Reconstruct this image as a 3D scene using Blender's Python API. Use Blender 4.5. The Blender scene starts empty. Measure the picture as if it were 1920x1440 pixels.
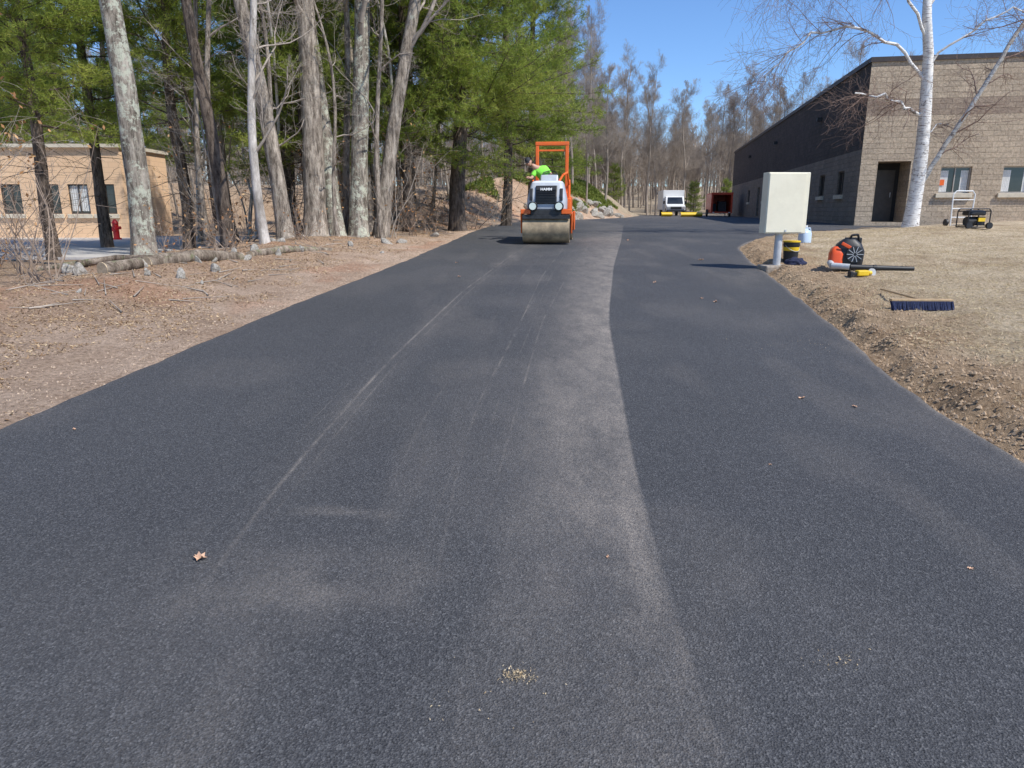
import bpy, bmesh, math, random
import numpy as np
from mathutils import Vector, Matrix
rng=np.random.default_rng(7); random.seed(7)
S=bpy.context.scene; COL=S.collection
# ------------------------------------------------------------ helpers
def link(o):
    COL.objects.link(o); return o
def ss(a,b,x):
    t=np.clip((np.asarray(x,float)-a)/(b-a),0,1); return t*t*(3-2*t)
def hsh(i,j,s):
    v=np.sin(i*127.1+j*311.7+s*74.7)*43758.5453; return v-np.floor(v)
def vn(x,y,sc,seed=0):
    x=np.asarray(x,float)/sc; y=np.asarray(y,float)/sc
    i=np.floor(x); j=np.floor(y); fx=x-i; fy=y-j
    fx=fx*fx*(3-2*fx); fy=fy*fy*(3-2*fy)
    a=hsh(i,j,seed); b=hsh(i+1,j,seed); c=hsh(i,j+1,seed); d=hsh(i+1,j+1,seed)
    return (a*(1-fx)+b*fx)*(1-fy)+(c*(1-fx)+d*fx)*fy-.5
def mk(name,V,polys,mats,midx=None,smooth=False,var=None):
    me=bpy.data.meshes.new(name); V=np.asarray(V,np.float32)
    me.vertices.add(len(V)); me.vertices.foreach_set('co',V.ravel())
    polys=[np.asarray(p,np.int32) for p in polys if len(p)]
    L=np.concatenate([p.ravel() for p in polys]); tot=np.concatenate([np.full(len(p),p.shape[1]) for p in polys])
    st=np.concatenate([[0],np.cumsum(tot)[:-1]]).astype(np.int32)
    me.loops.add(len(L)); me.loops.foreach_set('vertex_index',L)
    me.polygons.add(len(tot)); me.polygons.foreach_set('loop_start',st)
    try: me.polygons.foreach_set('loop_total',tot.astype(np.int32))
    except Exception: pass
    if midx is not None: me.polygons.foreach_set('material_index',np.asarray(midx,np.int32))
    me.polygons.foreach_set('use_smooth',np.full(len(tot),smooth))
    if var is not None:
        a=me.attributes.new('var','FLOAT','FACE'); a.data.foreach_set('value',np.asarray(var,np.float32))
    for m in mats: me.materials.append(m)
    me.update(calc_edges=True); me.validate(); return me
def ob(name,me,parent=None,loc=(0,0,0),rot=(0,0,0)):
    o=bpy.data.objects.new(name,me); link(o); o.location=loc; o.rotation_euler=rot
    if parent: o.parent=parent
    return o
def tag(o,label=None,cat=None,group=None,kind=None):
    if label:o["label"]=label
    if cat:o["category"]=cat
    if group:o["group"]=group
    if kind:o["kind"]=kind
    return o
def empty(name,loc,rz=0,label=None,cat=None,group=None):
    o=ob(name,None,None,loc,(0,0,rz)); o.empty_display_size=.2
    return tag(o,label,cat,group)
class MB:
    def __init__(s): s.v=[];s.f=[];s.m=[];s.T=Matrix.Identity(4)
    def add(s,vs,fs,m=0):
        b=len(s.v); s.v+=[tuple(s.T@Vector(v)) for v in vs]; s.f+=[tuple(b+i for i in f) for f in fs]; s.m+=[m]*len(fs); return s
    def box(s,c,d,m=0,R=None,taper=1.0):
        vs=[]
        for z in(-.5,.5):
            k=taper if z>0 else 1
            for x,y in((-.5,-.5),(.5,-.5),(.5,.5),(-.5,.5)):
                v=Vector((x*d[0]*k,y*d[1]*k,z*d[2]))
                if R: v=R@v
                vs.append(v+Vector(c))
        return s.add(vs,[(0,3,2,1),(4,5,6,7),(0,1,5,4),(1,2,6,5),(2,3,7,6),(3,0,4,7)],m)
    def cyl(s,p0,p1,r0,r1=None,n=16,m=0,cap=True):
        r1=r0 if r1 is None else r1; p0=Vector(p0);p1=Vector(p1); d=(p1-p0).normalized()
        ref=Vector((0,0,1)) if abs(d.z)<.9 else Vector((1,0,0)); u=d.cross(ref).normalized(); w=d.cross(u)
        vs=[]
        for p,r in((p0,r0),(p1,r1)):
            for i in range(n):
                a=2*math.pi*i/n; vs.append(p+(u*math.cos(a)+w*math.sin(a))*r)
        fs=[(i,(i+1)%n,n+(i+1)%n,n+i) for i in range(n)]
        if cap: fs+=[tuple(range(n))[::-1],tuple(range(n,2*n))]
        return s.add(vs,fs,m)
    def pipe(s,pts,r,n=8,m=0):
        for a,b in zip(pts[:-1],pts[1:]): s.cyl(a,b,r,r,n,m)
        return s
    def loft(s,secs,n=20,m=0,e=.35):
        vs=[]
        for z,hw,y0,y1 in secs:
            for i in range(n):
                a=2*math.pi*(i+.5)/n; c=math.cos(a); q=math.sin(a)
                vs.append((hw*math.copysign(abs(c)**e,c),(y0+y1)/2+(y1-y0)/2*math.copysign(abs(q)**e,q),z))
        k=len(secs); fs=[(j*n+i,j*n+(i+1)%n,(j+1)*n+(i+1)%n,(j+1)*n+i) for j in range(k-1) for i in range(n)]
        fs+=[tuple(range(n))[::-1],tuple(range((k-1)*n,k*n))]
        return s.add(vs,fs,m)
    def prism(s,prof,x0,x1,m=0):
        n=len(prof); vs=[(x0,y,z) for y,z in prof]+[(x1,y,z) for y,z in prof]
        return s.add(vs,[(i,(i+1)%n,n+(i+1)%n,n+i) for i in range(n)]+[tuple(range(n))[::-1],tuple(range(n,2*n))],m)
    def obj(s,name,mats,parent=None,bevel=0,smooth=False,loc=(0,0,0),rot=(0,0,0)):
        me=bpy.data.meshes.new(name); me.from_pydata(s.v,[],s.f)
        for m in (mats if isinstance(mats,list) else [mats]): me.materials.append(m)
        me.polygons.foreach_set('material_index',s.m)
        bm=bmesh.new(); bm.from_mesh(me); bmesh.ops.recalc_face_normals(bm,faces=bm.faces); bm.to_mesh(me); bm.free()
        o=ob(name,me,parent,loc,rot)
        if smooth:
            me.polygons.foreach_set('use_smooth',[True]*len(me.polygons))
            try: me.set_sharp_from_angle(angle=math.radians(35))
            except Exception: pass
        if bevel:
            b=o.modifiers.new('b','BEVEL'); b.width=bevel; b.segments=2; b.limit_method='ANGLE'
        return o
# ------------------------------------------------------------ materials
class NT:
    def __init__(s,name):
        s.mat=bpy.data.materials.new(name); s.mat.use_nodes=True; s.t=s.mat.node_tree; s.t.nodes.clear()
        s.out=s.n('ShaderNodeOutputMaterial'); s.tc=s.n('ShaderNodeTexCoord')
    def n(s,ty,ins=None,**kw):
        x=s.t.nodes.new(ty)
        for k,v in kw.items(): setattr(x,k,v)
        if ins:
            for k,v in ins.items(): s.set(x.inputs[k],v)
        return x
    def set(s,sock,v):
        if isinstance(v,bpy.types.NodeSocket): s.t.links.new(v,sock)
        elif isinstance(v,(tuple,list)) and len(v)==3 and sock.type=='RGBA': sock.default_value=(*v,1)
        else: sock.default_value=v
    def noise(s,vec,scale,detail=5,rough=.6):
        return s.n('ShaderNodeTexNoise',{'Vector':vec,'Scale':scale,'Detail':detail,'Roughness':rough}).outputs[0]
    def ramp(s,f,stops,interp='LINEAR'):
        r=s.n('ShaderNodeValToRGB',{'Fac':f}); r.color_ramp.interpolation=interp; e=r.color_ramp.elements
        while len(e)<len(stops): e.new(.5)
        for k,(p,c) in zip(e,stops):
            k.position=p; k.color=(*c,1) if isinstance(c,tuple) else (c,c,c,1)
        return r.outputs[0]
    def mrange(s,f,a,b,c=0.0,d=1.0):
        return s.n('ShaderNodeMapRange',{'Value':f,'From Min':a,'From Max':b,'To Min':c,'To Max':d},clamp=True).outputs[0]
    def mix(s,f,a,b,bt='MIX'):
        m=s.n('ShaderNodeMix',data_type='RGBA',blend_type=bt); s.set(m.inputs[0],f); s.set(m.inputs[6],a); s.set(m.inputs[7],b); return m.outputs[2]
    def math(s,op,a,b=0.0):
        m=s.n('ShaderNodeMath',operation=op); s.set(m.inputs[0],a); s.set(m.inputs[1],b); return m.outputs[0]
    def mapv(s,vec,scale):
        return s.n('ShaderNodeMapping',{'Vector':vec,'Scale':scale}).outputs[0]
    def attr(s,name,out='Fac'): return s.n('ShaderNodeAttribute',attribute_name=name).outputs[out]
    def bump(s,h,strength=.5,dist=.01,nrm=None):
        i={'Height':h,'Strength':strength,'Distance':dist}
        if nrm is not None: i['Normal']=nrm
        return s.n('ShaderNodeBump',i).outputs[0]
    def pbr(s,col,rough=.8,metal=0.0,nrm=None,spec=.5,transl=0,trcol=None):
        i={'Base Color':col,'Roughness':rough,'Metallic':metal,'Specular IOR Level':spec}
        if nrm is not None:i['Normal']=nrm
        p=s.n('ShaderNodeBsdfPrincipled',i).outputs[0]
        if transl:
            t=s.n('ShaderNodeBsdfTranslucent',{'Color':trcol if trcol is not None else col}).outputs[0]
            mx=s.n('ShaderNodeMixShader'); mx.inputs[0].default_value=transl; s.t.links.new(p,mx.inputs[1]); s.t.links.new(t,mx.inputs[2]); p=mx.outputs[0]
        s.t.links.new(p,s.out.inputs[0]); return s.mat
def simple(name,c,rough=.6,metal=0.0,var=.15,scale=6,bump=.0,dirt=None,spec=.5):
    t=NT(name); v=t.tc.outputs['Object']; n=t.noise(v,scale,6,.65)
    lo=tuple(x*(1-var*1.6) for x in c); hi=tuple(min(1,x*(1+var)) for x in c)
    col=t.ramp(n,[(.3,lo),(.7,hi)])
    if dirt:
        col=t.mix(t.ramp(t.noise(v,scale*.6,8,.7),[(.48,0.0),(.66,.75)]),col,dirt)
    nr=t.bump(t.noise(v,scale*8,4),bump,.01) if bump else None
    return t.pbr(col,rough,metal,nr,spec)
def bark(name,lo,hi,lich=None,lamt=.55,vs=12,bs=1.0,dist=.06):
    t=NT(name); v=t.tc.outputs['Object']; vv=t.mapv(v,(1,1,.2))
    n=t.noise(vv,vs,9,.78); col=t.ramp(n,[(.40,lo),(.58,hi)])
    col=t.mix(1.0,col,t.ramp(t.noise(t.mapv(v,(1,1,.45)),3.6,7,.75),[(.36,(.55,.52,.50)),(.62,(1.15,1.15,1.15))]),'MULTIPLY')
    if lich:
        p=t.ramp(t.noise(v,4.5,10,.82),[(lamt,0.0),(lamt+.03,.9)]); col=t.mix(p,col,lich)
    return t.pbr(col,.95,0.0,t.bump(n,bs,dist),.2)
M={}
M['oak']=bark('oak_bark',(.14,.115,.09),(.56,.48,.39),(.52,.52,.42),.60)
M['lichen']=bark('lichen_bark',(.14,.12,.095),(.50,.44,.36),(.60,.61,.48),.515)
M['smooth']=bark('pale_bark',(.36,.33,.29),(.62,.57,.51),(.16,.14,.12),.64,8,.4,.01)
M['pinebark']=bark('pine_bark',(.06,.045,.035),(.24,.19,.15),None,.5,16)
M['twig']=simple('twig_bark',(.38,.32,.26),.9,var=.3,scale=3)
M['twigfar']=simple('far_twig_bark',(.37,.305,.245),.9,var=.3,scale=.5)
M['shrubtwig']=simple('shrub_bark',(.32,.24,.18),.9,var=.3)
def leafmat(name,a,b,tr=.35,c=None):
    t=NT(name); f=t.attr('var'); st=[(0,a),(1,b)] if c is None else [(0,a),(.6,b),(1,c)]
    col=t.ramp(f,st); oi=t.n('ShaderNodeObjectInfo').outputs['Random']
    col=t.mix(1.0,col,t.ramp(oi,[(0,(.85,.88,.75)),(1,(1.1,1.05,.95))]),'MULTIPLY')
    return t.pbr(col,.65,0.0,None,.3,tr)
M['needle']=leafmat('pine_needles',(.13,.20,.035),(.31,.38,.075),.45,(.46,.48,.12))
M['needle2']=leafmat('juniper_foliage',(.12,.17,.035),(.31,.34,.08),.3)
M['dryleaf']=leafmat('dry_leaves',(.30,.13,.05),(.56,.31,.15),.25,(.62,.42,.24))
M['litter']=leafmat('litter_leaves',(.26,.155,.09),(.48,.33,.215),.1,(.60,.46,.33))
M['straw']=leafmat('dead_grass',(.38,.285,.18),(.62,.50,.335),.2,(.74,.63,.46))
M['woodend']=simple('cut_wood',(.55,.42,.27),.8,var=.2,scale=20)
M['logbark']=bark('log_bark',(.12,.09,.065),(.44,.36,.28),(.22,.22,.12),.55,10)
M['rock']=simple('rock',(.42,.39,.34),.9,var=.45,scale=5,bump=.6,dirt=(.22,.18,.12))
M['white']=simple('white_paint',(.78,.78,.76),.4,var=.03)
M['black']=simple('black_plastic',(.018,.018,.02),.5,var=.2)
M['darkmetal']=simple('dark_metal',(.05,.05,.05),.55,.3,var=.3)
M['orange']=simple('orange_paint',(.88,.15,.02),.38,var=.06,scale=4,dirt=(.62,.16,.05))
M['greyhood']=simple('grey_paint',(.46,.49,.53),.42,var=.06,dirt=(.40,.40,.39))
M['lightgrey']=simple('light_grey_paint',(.68,.70,.72),.4,var=.05)
M['drum']=simple('dusty_steel',(.44,.33,.20),.55,.2,var=.25,scale=5,dirt=(.22,.17,.11))
M['lens']=simple('lamp_lens',(.75,.78,.8),.08,.6,var=.05)
M['lime']=simple('lime_shirt',(.28,.85,.08),.8,var=.1,scale=12)
M['jeans']=simple('dark_trousers',(.04,.05,.09),.9,var=.2)
M['skin']=simple('skin',(.52,.30,.21),.55,var=.05)
M['cap']=simple('dark_cap',(.03,.03,.035),.8)
M['cream']=simple('cream_enamel',(.84,.78,.60),.5,var=.03,scale=3,dirt=(.75,.69,.52))
M['galv']=simple('grey_pipe',(.56,.57,.57),.5,.1,var=.12,scale=8)
M['concrete']=simple('concrete',(.38,.33,.27),.95,var=.3,scale=9,bump=.5,dirt=(.28,.20,.13))
M['yellow']=simple('yellow_paint',(.80,.52,.02),.4,var=.08)
M['red']=simple('red_paint',(.75,.08,.03),.35,var=.08)
M['hred']=simple('hydrant_red',(.6,.02,.02),.35,var=.08)
M['bluebr']=simple('blue_bristle',(.016,.028,.09),.8,var=.4,scale=60,bump=1)
M['wood']=simple('wood_handle',(.50,.34,.18),.6,var=.2,scale=14)
M['jug']=simple('pale_blue_plastic',(.50,.60,.70),.3,var=.05)
M['cloth']=simple('navy_cloth',(.02,.025,.06),.95)
M['interior']=simple('dark_interior',(.03,.03,.03),.9)
M['orangepl']=simple('orange_plastic',(.80,.10,.02),.35,var=.05)
def glass():
    t=NT('window_glass'); n=t.noise(t.tc.outputs['Object'],.8,3)
    return t.pbr(t.ramp(n,[(.35,(.012,.014,.016)),(.7,(.05,.055,.06))]),.06,0.0,None,.8)
M['glass']=glass()
M['blind']=simple('window_blind',(.72,.71,.68),.7,var=.1)
M['frame']=simple('bronze_frame',(.07,.055,.045),.5)
M['lframe']=simple('pale_frame',(.42,.38,.33),.5)
M['coping']=simple('dark_coping',(.06,.045,.04),.5)
M['sill']=simple('stone_sill',(.66,.58,.45),.8,var=.1,bump=.2)
def blockmat(name,c1,c2,bands,bc=(.60,.56,.58)):
    t=NT(name); s=t.n('ShaderNodeSeparateXYZ',{'Vector':t.tc.outputs['Object']})
    c=t.n('ShaderNodeCombineXYZ',{'X':s.outputs['X'],'Y':s.outputs['Z'],'Z':0.0}).outputs[0]
    b=t.n('ShaderNodeTexBrick',{'Vector':c,'Color1':(*c1,1),'Color2':(*c2,1),'Mortar':(*[x*.74 for x in c1],1),'Scale':1.0,'Mortar Size':.008,'Mortar Smooth':.3,'Brick Width':.41,'Row Height':.205})
    col=b.outputs['Color']
    n=t.noise(t.tc.outputs['Object'],11,8,.8)
    col=t.mix(1.0,col,t.ramp(n,[(.33,.55),(.5,1.0),(.68,1.35)]),'MULTIPLY')
    col=t.mix(1.0,col,t.ramp(t.noise(t.tc.outputs['Object'],.6,5,.7),[(.3,.86),(.7,1.08)]),'MULTIPLY')
    z=s.outputs['Z']
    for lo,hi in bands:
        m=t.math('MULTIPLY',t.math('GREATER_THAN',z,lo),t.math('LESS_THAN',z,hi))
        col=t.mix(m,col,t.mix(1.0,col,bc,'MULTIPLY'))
    h=t.math('SUBTRACT',t.math('MULTIPLY',n,1.2),t.math('MULTIPLY',b.outputs['Fac'],.7))
    return t.pbr(col,.95,0.0,t.bump(h,1.0,.05),.2)
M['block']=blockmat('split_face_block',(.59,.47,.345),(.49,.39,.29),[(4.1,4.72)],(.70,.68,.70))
M['blockside']=blockmat('shaded_side_block',(.34,.28,.225),(.27,.225,.185),[(2.87,6.2)],(.42,.42,.46))  # side wall's shade put into its block colours, plus a dark upper band
def stucco():
    t=NT('tan_block'); s=t.n('ShaderNodeSeparateXYZ',{'Vector':t.tc.outputs['Object']})
    c=t.n('ShaderNodeCombineXYZ',{'X':s.outputs['X'],'Y':s.outputs['Z'],'Z':0.0}).outputs[0]
    b=t.n('ShaderNodeTexBrick',{'Vector':c,'Color1':(.82,.56,.35,1),'Color2':(.78,.52,.32,1),'Mortar':(.62,.41,.26,1),'Scale':1.0,'Mortar Size':.008,'Brick Width':.41,'Row Height':.205})
    return t.pbr(b.outputs['Color'],.9,0.0,t.bump(t.noise(t.tc.outputs['Object'],12),.4,.02))
M['tan']=stucco()
def birchm(name,k):
    t=NT(name); v=t.tc.outputs['Object']
    lent=t.ramp(t.noise(t.mapv(v,(3,3,30)),1.6,4,.6),[(.55,0.0),(.61,1.0)])
    patch=t.ramp(t.noise(v,2.3,8,.75),[(.58,0.0),(.62,1.0)])
    base=t.ramp(t.noise(v,5,5),[(.3,(.62*k,.59*k,.54*k)),(.6,(.82*k,.80*k,.76*k))])
    col=t.mix(lent,base,(.30*k,.25*k,.22*k)); col=t.mix(patch,col,(.16,.135,.12))
    return t.pbr(col,.7,0.0,t.bump(t.noise(v,20),.3,.01),.3)
M['birch']=birchm('birch_bark',1.0); M['birch2']=birchm('grey_birch_bark',.62)
M['birchtwig']=simple('birch_twig',(.27,.18,.14),.8,var=.3)
def asphalt():
    t=NT('asphalt'); v=t.tc.outputs['Object']
    g=t.noise(v,170,3,.82); vo=t.n('ShaderNodeTexVoronoi',{'Vector':v,'Scale':140.0}).outputs
    vb=t.n('ShaderNodeTexVoronoi',{'Vector':v,'Scale':80.0}).outputs
    stone=t.ramp(vo['Color'],[(.1,(.020,.020,.021)),(.62,(.075,.075,.079)),(.93,(.21,.207,.205))])
    col=t.mix(.5,stone,t.ramp(g,[(.36,(.015,.015,.0155)),(.56,(.085,.085,.089)),(.72,(.26,.256,.25))]))
    big=t.math('MULTIPLY',t.ramp(vb['Color'],[(.87,0.0),(.91,.6)]),t.ramp(vb['Distance'],[(.25,1.0),(.42,0.0)]))
    col=t.mix(big,col,(.24,.235,.23))
    col=t.mix(1.0,col,t.ramp(t.noise(v,.5,5,.6),[(.3,.92),(.7,1.07)]),'MULTIPLY')
    fine=t.ramp(t.noise(v,75,4,.85),[(.40,.20),(.60,1.0)]); cl=t.ramp(t.noise(t.mapv(v,(1,.45,1)),4.5,9,.78),[(.36,.38),(.58,1.0)])
    e=t.mrange(t.math('ADD',t.attr('dR'),t.math('MULTIPLY',t.math('SUBTRACT',t.noise(v,12,5,.7),.5),.03)),-.010,.014)
    band=t.math('MULTIPLY',t.attr('band'),e)
    def ln(at,off,w,amp,br):
        d=t.math('ABSOLUTE',t.math('ADD',t.attr(at),off)); m=t.mrange(d,0.0,w,amp,0.0)
        return t.math('MULTIPLY',m,t.ramp(t.noise(t.mapv(v,(1,.25,1)),br,6,.8),[(.44,.08),(.60,1.0)]))
    L=None
    for a in (('dA',0.0,.020,.68,4),('dA',-.09,.010,.42,5),('dA',.16,.008,.2,6),('dB',0.0,.013,.45,4),('dB',.34,.009,.25,3),('dB',-.14,.008,.25,5),('dR',-1.05,.010,.28,4),('dR',-.78,.012,.35,6)):
        x=ln(*a); L=x if L is None else t.math('ADD',L,x)
    tot=t.math('ADD',t.math('ADD',band,t.attr('dust')),t.math('MULTIPLY',t.attr('fade'),L))
    dm=t.math('MINIMUM',t.math('MULTIPLY',t.math('MULTIPLY',tot,fine),cl),.9)
    col=t.mix(dm,col,(.42,.36,.30))
    h=t.math('ADD',vo['Distance'],g)
    return t.pbr(col,.73,0.0,t.bump(h,.8,.007),.3)
M['asphalt']=asphalt()
def oldasph():
    t=NT('old_asphalt'); v=t.tc.outputs['Object']
    return t.pbr(t.ramp(t.noise(v,6,9,.75),[(.3,(.42,.39,.36)),(.7,(.58,.55,.51))]),.9)
M['oldasphalt']=oldasph()
def groundm():
    t=NT('ground_soil'); v=t.tc.outputs['Object']; c=t.attr('Col','Color')
    n1=t.noise(v,26,10,.8); n2=t.noise(v,1.3,8,.7); n3=t.noise(v,90,5,.7)
    c=t.mix(1.0,c,t.ramp(n1,[(.32,(.38,.33,.29)),(.5,(1.0,1.0,1.0)),(.68,(1.55,1.55,1.55))]),'MULTIPLY')
    c=t.mix(1.0,c,t.ramp(n2,[(.3,(.74,.69,.65)),(.6,(1.08,1.08,1.08))]),'MULTIPLY')
    h=t.math('ADD',n1,t.math('MULTIPLY',n3,.5))
    return t.pbr(c,.97,0.0,t.bump(h,1.0,.05),.15)
M['ground']=groundm()
# ------------------------------------------------------------ terrain
YT=np.arange(-60,520,.25)
def smooth_tab(ys,xs,k=9):
    v=np.interp(YT,ys,xs); ker=np.hanning(k+2)[1:-1]; ker/=ker.sum()
    return np.convolve(np.pad(v,k//2,'edge'),ker,'valid')
XLt=smooth_tab([-60,0,4.5,8.7,12.3,15.5,19.1,24,30,38,45,52,60,75,86],[-3.8,-3.78,-3.39,-3.0,-2.48,-2.08,-1.7,-1.35,-.8,.4,3.5,6.5,9.5,13,15],15)
XRt=smooth_tab([-60,0,4,5.3,8,12.2,15,17.9,20,21.5,23,25,27.3,29,30,86],[3.3,3.0,3.0,3.08,3.65,4.42,4.9,5.6,6.6,7.8,9.6,12.2,15.6,17.5,18,30])
XL=lambda Y:np.interp(Y,YT,XLt); XR=lambda Y:np.interp(Y,YT,XRt)
def prof(Y):
    Y=np.asarray(Y,float); t=np.clip(Y-15,0,20); return np.where(Y<15,.04*Y,.6+.04*t-.001*t*t)
def terr(X,Y,det=True):
    X=np.asarray(X,float);Y=np.asarray(Y,float); eL=XL(Y)-X; eR=X-XR(Y)
    z=prof(Y)-.05
    z=z+.05*ss(-.02,.2,eL)+.10*ss(.3,2.5,eL)+.16*np.exp(-((eL-3.1)/.7)**2)*(1-ss(17,20,Y))*ss(5,9,Y)
    z=z+1.0*ss(22,30,Y)*ss(.4,5,eL)*(1-ss(90,110,Y))+1.5*ss(38,46,Y)*(1-ss(85,100,Y))*ss(.3,5,eL)
    z=z+.16*ss(-.02,.35,eR)+.20*ss(.5,5,eR)
    mL=ss(4.5,8.5,eL)*(1-ss(45,60,Y)); z=z*(1-mL)+.40*mL
    z=z+8*ss(95,260,Y)+8*ss(60,200,np.abs(X))
    if det:
        o=np.clip(ss(0,.3,eL)+ss(0,.2,eR),0,1)*(1-.9*mL)
        z=z+o*(vn(X,Y,1.1,1)*.07+vn(X,Y,.35,2)*.04+vn(X,Y,.13,3)*.025)
        z=z+np.exp(-((eR-.45)/.5)**2)*(vn(X,Y,.22,4)*.10+vn(X,Y,.10,5)*.07)*(1-ss(18,22,Y))
        z=z+ss(30,45,Y)*o*vn(X,Y,4,6)*.5
    return z
gz=lambda x,y:float(terr(np.array([x]),np.array([y]))[0])
def axis(lo,hi,a,b,f,g):
    r=list(np.arange(a,b,f)); s=f;p=b
    while p<hi: r.append(p); s*=g; p+=s
    s=f;p=a-f
    while p>lo: r.insert(0,p); s*=g; p-=s
    r.insert(0,lo); r.append(hi); return np.array(r)
xs=axis(-450,450,-8.5,8.5,.06,1.06); ys=axis(-40,520,3.5,17,.06,1.025)
XX,YY=np.meshgrid(xs,ys); ZZ=terr(XX,YY)
nx,ny=len(xs),len(ys); I=np.arange(nx*ny).reshape(ny,nx)
F=np.stack([I[:-1,:-1],I[:-1,1:],I[1:,1:],I[1:,:-1]],-1).reshape(-1,4)
me=mk('ground',np.stack([XX,YY,ZZ],-1).reshape(-1,3),[F],[M['ground']],smooth=True)
eL=XL(YY)-XX; eR=XX-XR(YY)
def C(*c): return np.array(c)[None,None,:]
def lerp(a,b,t): return a*(1-t[...,None])+b*t[...,None]
dirt=C(.53,.39,.285); litter=C(.46,.32,.22); red=C(.52,.30,.19); straw=C(.60,.485,.335); rd=C(.44,.315,.20); wood=C(.42,.30,.20)
col=lerp(dirt+0*ZZ[...,None],litter,ss(.9,2.8,eL+vn(XX,YY,.8,9)*1.4))
col=lerp(col,red,ss(.12,.36,vn(XX,YY,1.6,11)+vn(XX,YY,.5,12)*.5)*ss(0,.3,eL)*.6)
col=lerp(col,wood,ss(4,8,eL)); 
cr=lerp(rd+0*ZZ[...,None],straw,ss(.6,1.6,eR+vn(XX,YY,.7,13)*1.3)); cr=lerp(cr,C(.38,.36,.18),ss(6,13,eR)*ss(.0,.3,vn(XX,YY,1.5,14))*.4)
cr=lerp(cr,C(.44,.33,.215),ss(.08,.3,vn(XX,YY,.9,17)+vn(XX,YY,.3,18)*.4)*.7)
col=lerp(col,cr,(eR>-.3).astype(float)); col=lerp(col,C(.38,.31,.22),ss(50,80,YY))
ca=me.color_attributes.new('Col','FLOAT_COLOR','POINT')
ca.data.foreach_set('color',np.concatenate([col,np.ones_like(ZZ)[...,None]],-1).astype(np.float32).ravel())
tag(ob('ground',me),kind='structure')
# road
rows=[-4.0]
while rows[-1]<86: rows.append(rows[-1]+max(.045,.006*rows[-1]))
R=np.array(rows); nc=150; tt=np.linspace(0,1,nc)
wob=lambda s:(vn(R,R*0+s,.35,s)+vn(R,R*0+s,.09,s+1)*.4)*.04
L0=XL(R)+wob(21); R0=XR(R)+wob(22)
RX=L0[:,None]*(1-tt)+R0[:,None]*tt; RY=np.repeat(R[:,None],nc,1); RZ=prof(RY)+.004+vn(RX,RY,1.5,30)*.006
ZE=prof(R)-.07
V=np.concatenate([np.stack([RX,RY,RZ],-1).reshape(-1,3),np.stack([L0-.03,R,ZE],-1),np.stack([R0+.03,R,ZE],-1)])
I=np.arange(len(R)*nc).reshape(len(R),nc); F=np.stack([I[:-1,:-1],I[:-1,1:],I[1:,1:],I[1:,:-1]],-1).reshape(-1,4)
b=len(R)*nc; q=np.arange(len(R)-1)
FL=np.stack([b+q,I[:-1,0],I[1:,0],b+q+1],-1); b2=b+len(R); FR=np.stack([I[:-1,-1],b2+q,b2+q+1,I[1:,-1]],-1)
me=mk('road',V,[F,FL,FR],[M['asphalt']],smooth=True)
TY=np.arange(-6,90,.05)
def sm(Y,ys,xs,k=61):
    v=np.interp(TY,ys,xs); ker=np.hanning(k+2)[1:-1]; ker/=ker.sum(); return np.interp(Y,TY,np.convolve(np.pad(v,k//2,'edge'),ker,'valid'))
bl=sm(RY,[1.8,2.5,3.36,5.32,8.35,13.7,19.9,30],[.0,-.05,-.11,.12,.38,1.0,1.85,3.0]); br=sm(RY,[1.5,2.13,3.36,5.32,8.35,13.7,19.9,30],[.6,.62,.66,.85,1.14,1.94,3.0,4.6])
t_=np.clip((RX-bl)/(br-bl),0,1); wn=vn(RX,RY,.5,31)*.1
brk=np.clip(.75+1.1*(vn(RX,RY*.5,.35,37)+.5*vn(RX,RY,.12,38)),.1,1.2); brk=1+(brk-1)*(1-ss(2.6,4.2,RY))
band=ss(bl-.3,bl+.4,RX+wn)*(.38+.62*t_**1.6)*brk*np.interp(RY,[1.3,1.9,2.6,3.4,5,8,13,20,30],[.0,.25,.50,.65,.85,.98,.9,.7,.25])
cA=sm(RY,[1.81,2.97,4.27,6.62,10.7,16.3,25],[-1.21,-1.29,-1.25,-1.11,-.72,.06,1.5]); cB=sm(RY,[1.99,3.69,5.04,7.2,12.2,20],[-.31,-.32,-.27,0,.5,1.6])
fade=ss(1.8,5.0,RY)*np.interp(RY,[2,5,18,24],[.5,1,.9,0])+.12
D=.10*np.exp(-((RX-cA-.07)/.18)**2)*fade+.05*np.exp(-((RX-cB+.04)/.12)**2)*fade
D=D+.30*ss(-1.55,-.95,RX+wn*1.5)*(1-ss(-.6,-.1,RX+wn))*ss(2.25,2.6,RY+wn*.8)*(1-ss(2.6,3.15,RY+wn*1.5))*(.7+vn(RX,RY,.15,32)*1.4)
D=D+.4*ss(-1.15,-1.0,RX)*(1-ss(-.65,-.5,RX))*np.exp(-((RY-3.3-wn*1.3)/.045)**2)*np.clip(.3+vn(RX,RY,.1,36)*2.2,0,1)+.22*ss(2.0,3.4,RX)*ss(3.5,6,RY)*(1-ss(6.5,9,RY))*ss(-.1,.3,vn(RX,RY,.9,33))
D=D+.35*np.exp(-((RX-.56)/.035)**2)*ss(2.3,2.6,RY)*(1-ss(3.2,3.6,RY))
D=D+.08*ss(0,.3,vn(RX,RY,1.2,34))+.10*ss(.1,.3,vn(RX,RY*.3,.3,35))*ss(-3,0,RX)+.15*ss(40,60,RY)+.35*np.exp(-((RX-L0[:,None])/.03)**2)+.45*np.exp(-((RX-R0[:,None])/.04)**2)
ext=2*len(R)
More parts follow.
